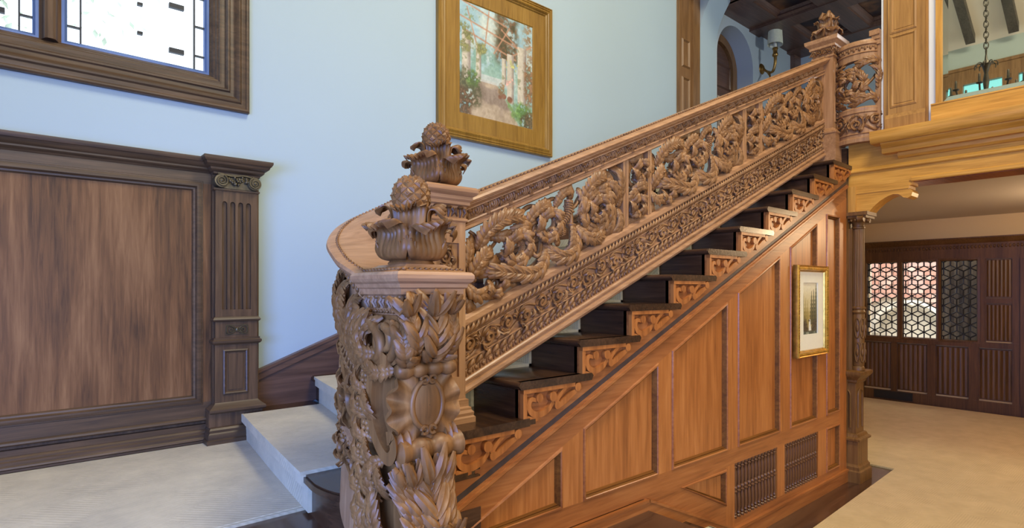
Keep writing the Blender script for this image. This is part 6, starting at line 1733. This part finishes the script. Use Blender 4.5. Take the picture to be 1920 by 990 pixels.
for zc in (1.02, 1.21):
    for off_ in (-0.9, -0.1, 0.7):
        a0 = -pi / 2 - 0.5 + off_
        t = np.linspace(0, 2 * pi, 22)
        q.tube([(CCX + 0.046 * cos(a0 + 0.38 * cos(k)), CCY + 0.046 * sin(a0 + 0.38 * cos(k)), zc + 0.078 * sin(k)) for k in t], 0.0045, 6)
        q.blob((CCX + 0.046 * cos(a0), CCY + 0.046 * sin(a0), zc), (0.010, 0.010, 0.030), 5, 8)
q.obj('oval_ornament', COLM, sh, 60, kind='stuff')
q = M(); q.lathe([(0.040, 1.32), (0.050, 1.33), (0.052, 1.34), (0.046, 1.348), (0.044, 1.358), (0.052, 1.366), (0.052, 1.376), (0.042, 1.382)], (CCX, CCY, 0), 28); q.obj('ring', COLM, cn, 40)
ang = np.linspace(0, 2 * pi, 97)[:-1]
V = np.array([[(CCX + (r * (1 - 0.10 * abs(cos(9 * t)) ** 3)) * cos(t), CCY + (r * (1 - 0.10 * abs(cos(9 * t)) ** 3)) * sin(t), z) for t in list(ang) + [ang[0]]] for r, z in ((0.043, 1.38), (0.045, 1.5), (0.044, 1.75), (0.041, 2.0))])
q = M(); q.grid(V); q.obj('fluted_shaft', COLM, cn, 60)
q = M(); q.lathe([(0.040, 1.995), (0.048, 2.0), (0.048, 2.01), (0.042, 2.015), (0.044, 2.04), (0.060, 2.06), (0.078, 2.075), (0.080, 2.082), (0.05, 2.085)], (CCX, CCY, 0), 28); q.obj('capital', COLM, cn, 40)
q = M()
for i in range(14):
    t = 2 * pi * i / 14
    q.blob((CCX + 0.068 * cos(t), CCY + 0.068 * sin(t), 2.062), (0.012, 0.012, 0.013), 4, 6)
q.obj('egg_ring', COLM, cn, 60, kind='stuff')
for sx, sy in ((-1, -1), (1, -1)):
    q = M(); q.lathe([(0.004, -0.025), (0.030, -0.022), (0.026, 0.0), (0.030, 0.022), (0.004, 0.025)], (CCX + sx * 0.062, CCY - 0.04, 2.075), 16, 'y'); q.obj('volute', COLM, cn, 40)
q = M(); q.box(4.958, 5.17, 1.60, 1.80, 2.098, 2.126); q.box(4.97, 5.16, 1.612, 1.80, 2.078, 2.10); q.obj('abacus', COLM, cn, 0)
q = M(); q.box(4.985, 5.16, 1.69, 1.75, 2.12, 2.33); q.obj('pier_head', HON, cn, 0)

# ------------------------------------------------------------------ far wall of the lower room: leaded windows, linenfold wainscot
FXW = 8.98
fw = thing('linenfold_wainscot', 'dark linenfold oak wainscot along the far wall of the lower room', 'wainscot', (FXW - 0.03, 1.5, 0.0), kind='structure')
def fx(name, y0, y1, z0, z1, d=0.03, mat=LIN, par=fw, d0=0.0): q = M(); q.box(FXW - d, FXW - d0, y0, y1, z0, z1); return q.obj(name, mat, par, 0)
fx('top_rail', -2.9, 3.4, 1.89, 2.16, 0.03)
q = M(); q.prism([(FXW, 2.165), (FXW - 0.085, 2.165), (FXW - 0.085, 2.15), (FXW - 0.06, 2.12), (FXW - 0.045, 2.10), (FXW - 0.03, 2.09), (FXW, 2.09)], -2.9, 3.4, 'y'); q.obj('cornice', LIN, fw, 25)
q = M()
for i in range(150): q.blob((FXW - 0.032, 3.38 - i * 0.036, 2.045), (0.010, 0.014, 0.022), 4, 5)
q.obj('egg_moulding', LIN, fw, 60, kind='stuff')
fx('sill_rail', -2.9, 3.4, 0.80, 0.87, 0.035); fx('base_board', -2.9, 3.4, 0.0, 0.145, 0.03); fx('middle_rail', 1.345, 1.595, 1.345, 1.41, 0.026)
V_ = fx('floor_register', 2.35, 2.80, 0.03, 0.135, 0.036, VENT)
for y0, y1, z0, z1 in ((3.38, 3.45, .14, 1.9), (2.90, 2.93, .8, 1.9), (1.60, 1.66, .8, 1.9), (1.22, 1.32, .14, 1.9)): pass
def linen(y0, y1, z0, z1):
    o = fx('panel_ground', y0, y1, z0, z1, 0.010)
    n = 6; d = (y1 - y0 - 0.02) / n
    for i in range(n):
        a = y0 + 0.01 + i * d
        q = M(); q.prism([(FXW - 0.010, a), (FXW - 0.015, a + d * 0.2), (FXW - 0.018, a + d * 0.5), (FXW - 0.015, a + d * 0.8), (FXW - 0.010, a + d)], z0 + 0.015, z1 - 0.015, 'z'); q.obj('linen_fold', LIN, o, 0)
cols = [(3.00, 3.36), (2.60, 2.93), (2.19, 2.53), (1.76, 2.10), (1.345, 1.66)]
e = [3.4] + [q for a, b in cols for q in (b, a)] + [1.27]
for a, b in zip(e[0::2], e[1::2]): fx('stile', b, a, 0.145, 0.80, 0.028)
for a, b in cols: linen(a, b, 0.165, 0.79)
for z0, z1 in ((0.885, 1.34), (1.415, 1.885)): linen(1.345, 1.595, z0, z1)
fx('stile', 1.27, 1.345, 0.87, 1.89, 0.028); fx('stile', 1.595, 1.66, 0.87, 1.89, 0.028)
fx('stile', 0.9, 1.27, 0.145, 1.89, 0.05)
for a, b in ((0.45, 0.85), (-0.1, 0.35), (-0.7, -0.2)): linen(a, b, 0.165, 0.79); linen(a, b, 0.885, 1.34); linen(a, b, 1.415, 1.885)
fx('stile', 2.90, 3.4, 0.87, 1.89, 0.03)
# three leaded windows with a cube pattern of rhombs
WIN = [(2.53, 2.89, 'left'), (2.095, 2.465, 'middle'), (1.68, 2.045, 'right')]
def rhombs(y0, y1, z0, z1, s):
    """rhombille tiling clipped to a rectangle"""
    h = s * math.sqrt(3) / 2; out = []
    def clip(P):
        for ax, lim, sg in ((0, y0, 1), (0, y1, -1), (1, z0, 1), (1, z1, -1)):
            Q = []
            for i in range(len(P)):
                a, b = P[i - 1], P[i]; da, db = sg * (a[ax] - lim), sg * (b[ax] - lim)
                if da >= 0: Q.append(a)
                if da * db < 0: t = da / (da - db); Q.append((a[0] + (b[0] - a[0]) * t, a[1] + (b[1] - a[1]) * t))
            P = Q
            if len(P) < 3: return None
        return P
    nr = int((z1 - z0) / (1.5 * s)) + 3
    for r in range(-1, nr):
        for c in range(-1, int((y1 - y0) / (2 * h)) + 3):
            cx, cz = y0 + (c + 0.5 * (r % 2)) * 2 * h, z0 + r * 1.5 * s
            v = [(cx + s * sin(k * pi / 3), cz + s * cos(k * pi / 3)) for k in range(6)]
            for k in (0, 2, 4):
                P = clip([(cx, cz), v[k], v[(k + 1) % 6], v[(k + 2) % 6]])
                if P is not None:
                    ar = abs(sum(P[i - 1][0] * P[i][1] - P[i][0] * P[i - 1][1] for i in range(len(P)))) / 2
                    if ar > 2e-5: out.append(P)
    return out
for i, (y0, y1, nm) in enumerate(WIN):
    w = thing('window_%d' % (10 + i), '%s of the three leaded windows with a cube pattern in the far wall' % nm, 'window', (FXW, (y0 + y1) / 2, 0.87), kind='structure')
    m = M(); m.sweep([(FXW, y0 - 0.033, 0.845), (FXW, y0 - 0.033, 1.91), (FXW, y1 + 0.033, 1.91), (FXW, y1 + 0.033, 0.845)], [(0, -0.02), (0, 0.036), (-0.022, 0.040), (-0.033, 0.028), (-0.036, -0.03), (0, -0.03)], True, (-1, 0, 0)); m.obj('window_frame', LIN, w, 25)
    lead = M(); done = set()
    for P in rhombs(y0, y1, 0.875, 1.885, 0.079):
        c = np.mean(P, 0)
        Q = [tuple(c + (np.array(p) - c) * 0.97) for p in P]
        m = M(); m.prism([(p[0], p[1]) for p in Q], FXW + 0.010, FXW + 0.014, 'x'); m.obj('pane', GLASSW, w, 0)
        for a, b in zip(P, P[1:] + P[:1]):
            key = tuple(sorted(((round(a[0], 3), round(a[1], 3)), (round(b[0], 3), round(b[1], 3)))))
            if key in done or hypot(a[0] - b[0], a[1] - b[1]) < 0.004: continue
            done.add(key); lead.tube([(FXW + 0.006, a[0], a[1]), (FXW + 0.006, b[0], b[1])], 0.0078, 5)
    lead.obj('lead_cames', LEAD, w, 0)
# what stands outside those windows: sunlit brick wall with a stone arch, pale pier, a grey screen
ex = thing('courtyard_wall', 'sunlit red brick garden wall with a stone arch outside the leaded windows', 'wall', (11.4, 2.2, 0.0))
m = M(); m.box(11.5, 11.6, 0.5, 5.5, 0, 3.2); m.obj('backing', STONE, ex, 0)
bk0 = None
rnd = random.Random(4); br_ = []
for i in range(4):
    m = M(); m.box(11.46, 11.52, 0.0, 0.21, 0.0, 0.065); o = m.obj('brick', plain('brick_%d' % i, [(0.62, 0.36, 0.30), (0.56, 0.30, 0.24), (0.70, 0.48, 0.42), (0.60, 0.38, 0.34)][i], 0.85, 0, 0.2, 9), ex, 0); br_.append(o)
n_ = 0
for r in range(24):
    for c in range(11):
        y, z = 2.2 + c * 0.22 + 0.11 * (r % 2), 0.7 + r * 0.075
        if math.hypot((y - 3.05), (z - 0.75)) < 0.62: continue
        o = rnd.choice(br_); cpy = o.copy(); COL.objects.link(cpy); cpy.parent = ex; cpy.location = (o.location[0], o.location[1] + y, o.location[2] + z); n_ += 1
for i, o in enumerate(br_): o.location = (o.location[0], o.location[1] + 2.2 + 0.22 * i, o.location[2] + 0.625)
m = M(); m.tube([(11.45, 3.05 + 0.52 * cos(t), 0.75 + 0.52 * sin(t)) for t in np.linspace(0, pi, 25)], 0.07, 6); m.obj('stone_arch', STONE, ex, 60)
m = M(); m.box(11.44, 11.49, 2.55, 3.55, 0.2, 0.78); m.obj('stone_basin', STONE, ex, 0)
q = M(); q.box(10.6, 10.9, 3.45, 4.2, 0, 2.9); tag(q.obj('stone_pier', STONE, None, 0), 'pale stone pier outside the left leaded window', 'pier')
q = M(); q.box(9.35, 9.38, 1.2, 2.13, 0.2, 2.3)
for i in range(10): q.tube([(9.345, 1.24 + 0.09 * i, 0.2), (9.345, 1.24 + 0.09 * i, 2.3)], 0.03, 6)
tag(q.obj('grey_curtain', GREY, None, 60), 'grey curtain drawn behind the right leaded window', 'curtain')
m = M(); m.box(9.2, 14, -2, 8, -0.12, 0.0); struct('ground', m, STONE, 'pale paving outside the lower room', 'ground')

# ------------------------------------------------------------------ sconce in the upper hall
sc = thing('wall_sconce', 'brass wall sconce with a pleated fabric shade in the upper hall', 'wall lamp', (6.93, HY, 4.2))
SX = 6.93
m = M(); m.lathe([(0.004, -0.028), (0.02, -0.03), (0.045, -0.02), (0.062, -0.008), (0.066, 0.0)], (SX, HY, 4.24), 22, 'y'); m.obj('backplate', BRASS, sc, 40)
SSX, SSY = 6.86, HY - 0.20
m = M(); m.tube(crv([(SX, HY - 0.02, 4.24), (SX - 0.02, HY - 0.08, 4.18), (SX - 0.05, HY - 0.16, 4.15), (SSX, SSY, 4.24), (SSX, SSY, 4.36)], 24), np.linspace(0.012, 0.020, 24), 8); m.tube(crv([(SX - 0.03, HY - 0.10, 4.16), (SX - 0.08, HY - 0.14, 4.10), (SX - 0.12, HY - 0.16, 4.05)], 8), np.linspace(0.018, 0.006, 8), 8); m.obj('arm', BRASS, sc, 60)
m = M(); m.lathe([(0.006, 4.30), (0.030, 4.32), (0.034, 4.34), (0.024, 4.36), (0.026, 4.40), (0.034, 4.405), (0.030, 4.42), (0.006, 4.425)], (SSX, SSY, 0), 16); m.obj('cup', BRASS, sc, 40)
m = M(); m.lathe([(0.018, 4.42), (0.018, 4.49)], (SSX, SSY, 0), 12); m.obj('candle_sleeve', MATB, sc, 40)
ang = np.linspace(0, 2 * pi, 145)
V = np.array([[(SSX + r * (1 + 0.015 * cos(36 * t)) * cos(t), SSY + r * (1 + 0.015 * cos(36 * t)) * sin(t) * 0.8, z) for t in ang] for r, z in ((0.098, 4.455), (0.094, 4.53), (0.088, 4.62))])
m = M(); m.grid(V, 0.003); m.obj('lamp_shade', SHADE, sc, 60)
# tree outside the high casement window
tr = thing('garden_tree', 'pale leafy tree beyond the high casement window', 'tree', (-0.6, 9.0, 0.0))
rnd = random.Random(12)
m = M(); m.tube(crv([(-0.6, 9, 0), (-0.55, 9, 3), (-0.7, 9.1, 6)], 12), np.linspace(0.22, 0.08, 12), 8); m.obj('trunk', BEA, tr, 60)
for k in range(5): m = M(); m.tube(crv([(-0.6, 9, 3.4 + 0.5 * k), (-0.6 + rnd.uniform(-0.8, 0.8), 9 + rnd.uniform(-0.5, 0.5), 4.4 + 0.5 * k), (-0.6 + rnd.uniform(-1.8, 1.8), 9 + rnd.uniform(-0.8, 0.8), 5.0 + 0.5 * k)], 8), np.linspace(0.07, 0.015, 8), 6); m.obj('branch', BEA, tr, 60)
m = M()
for i in range(900):
    c = np.array((-0.7 + rnd.gauss(0, 0.9), 9 + rnd.gauss(0, 0.6), 5.6 + rnd.gauss(0, 0.8))); a = np.array([rnd.gauss(0, 1) for _ in range(3)]); a /= np.linalg.norm(a); b = np.cross(a, (0.3, 0.2, 1)); b /= np.linalg.norm(b); r = rnd.uniform(0.03, 0.07)
    m.add([c - a * r, c - b * r * 0.5, c + a * r, c + b * r * 0.5], [(0, 1, 2, 3)])
m.obj('foliage', LEAFG, tr, 0, kind='stuff')
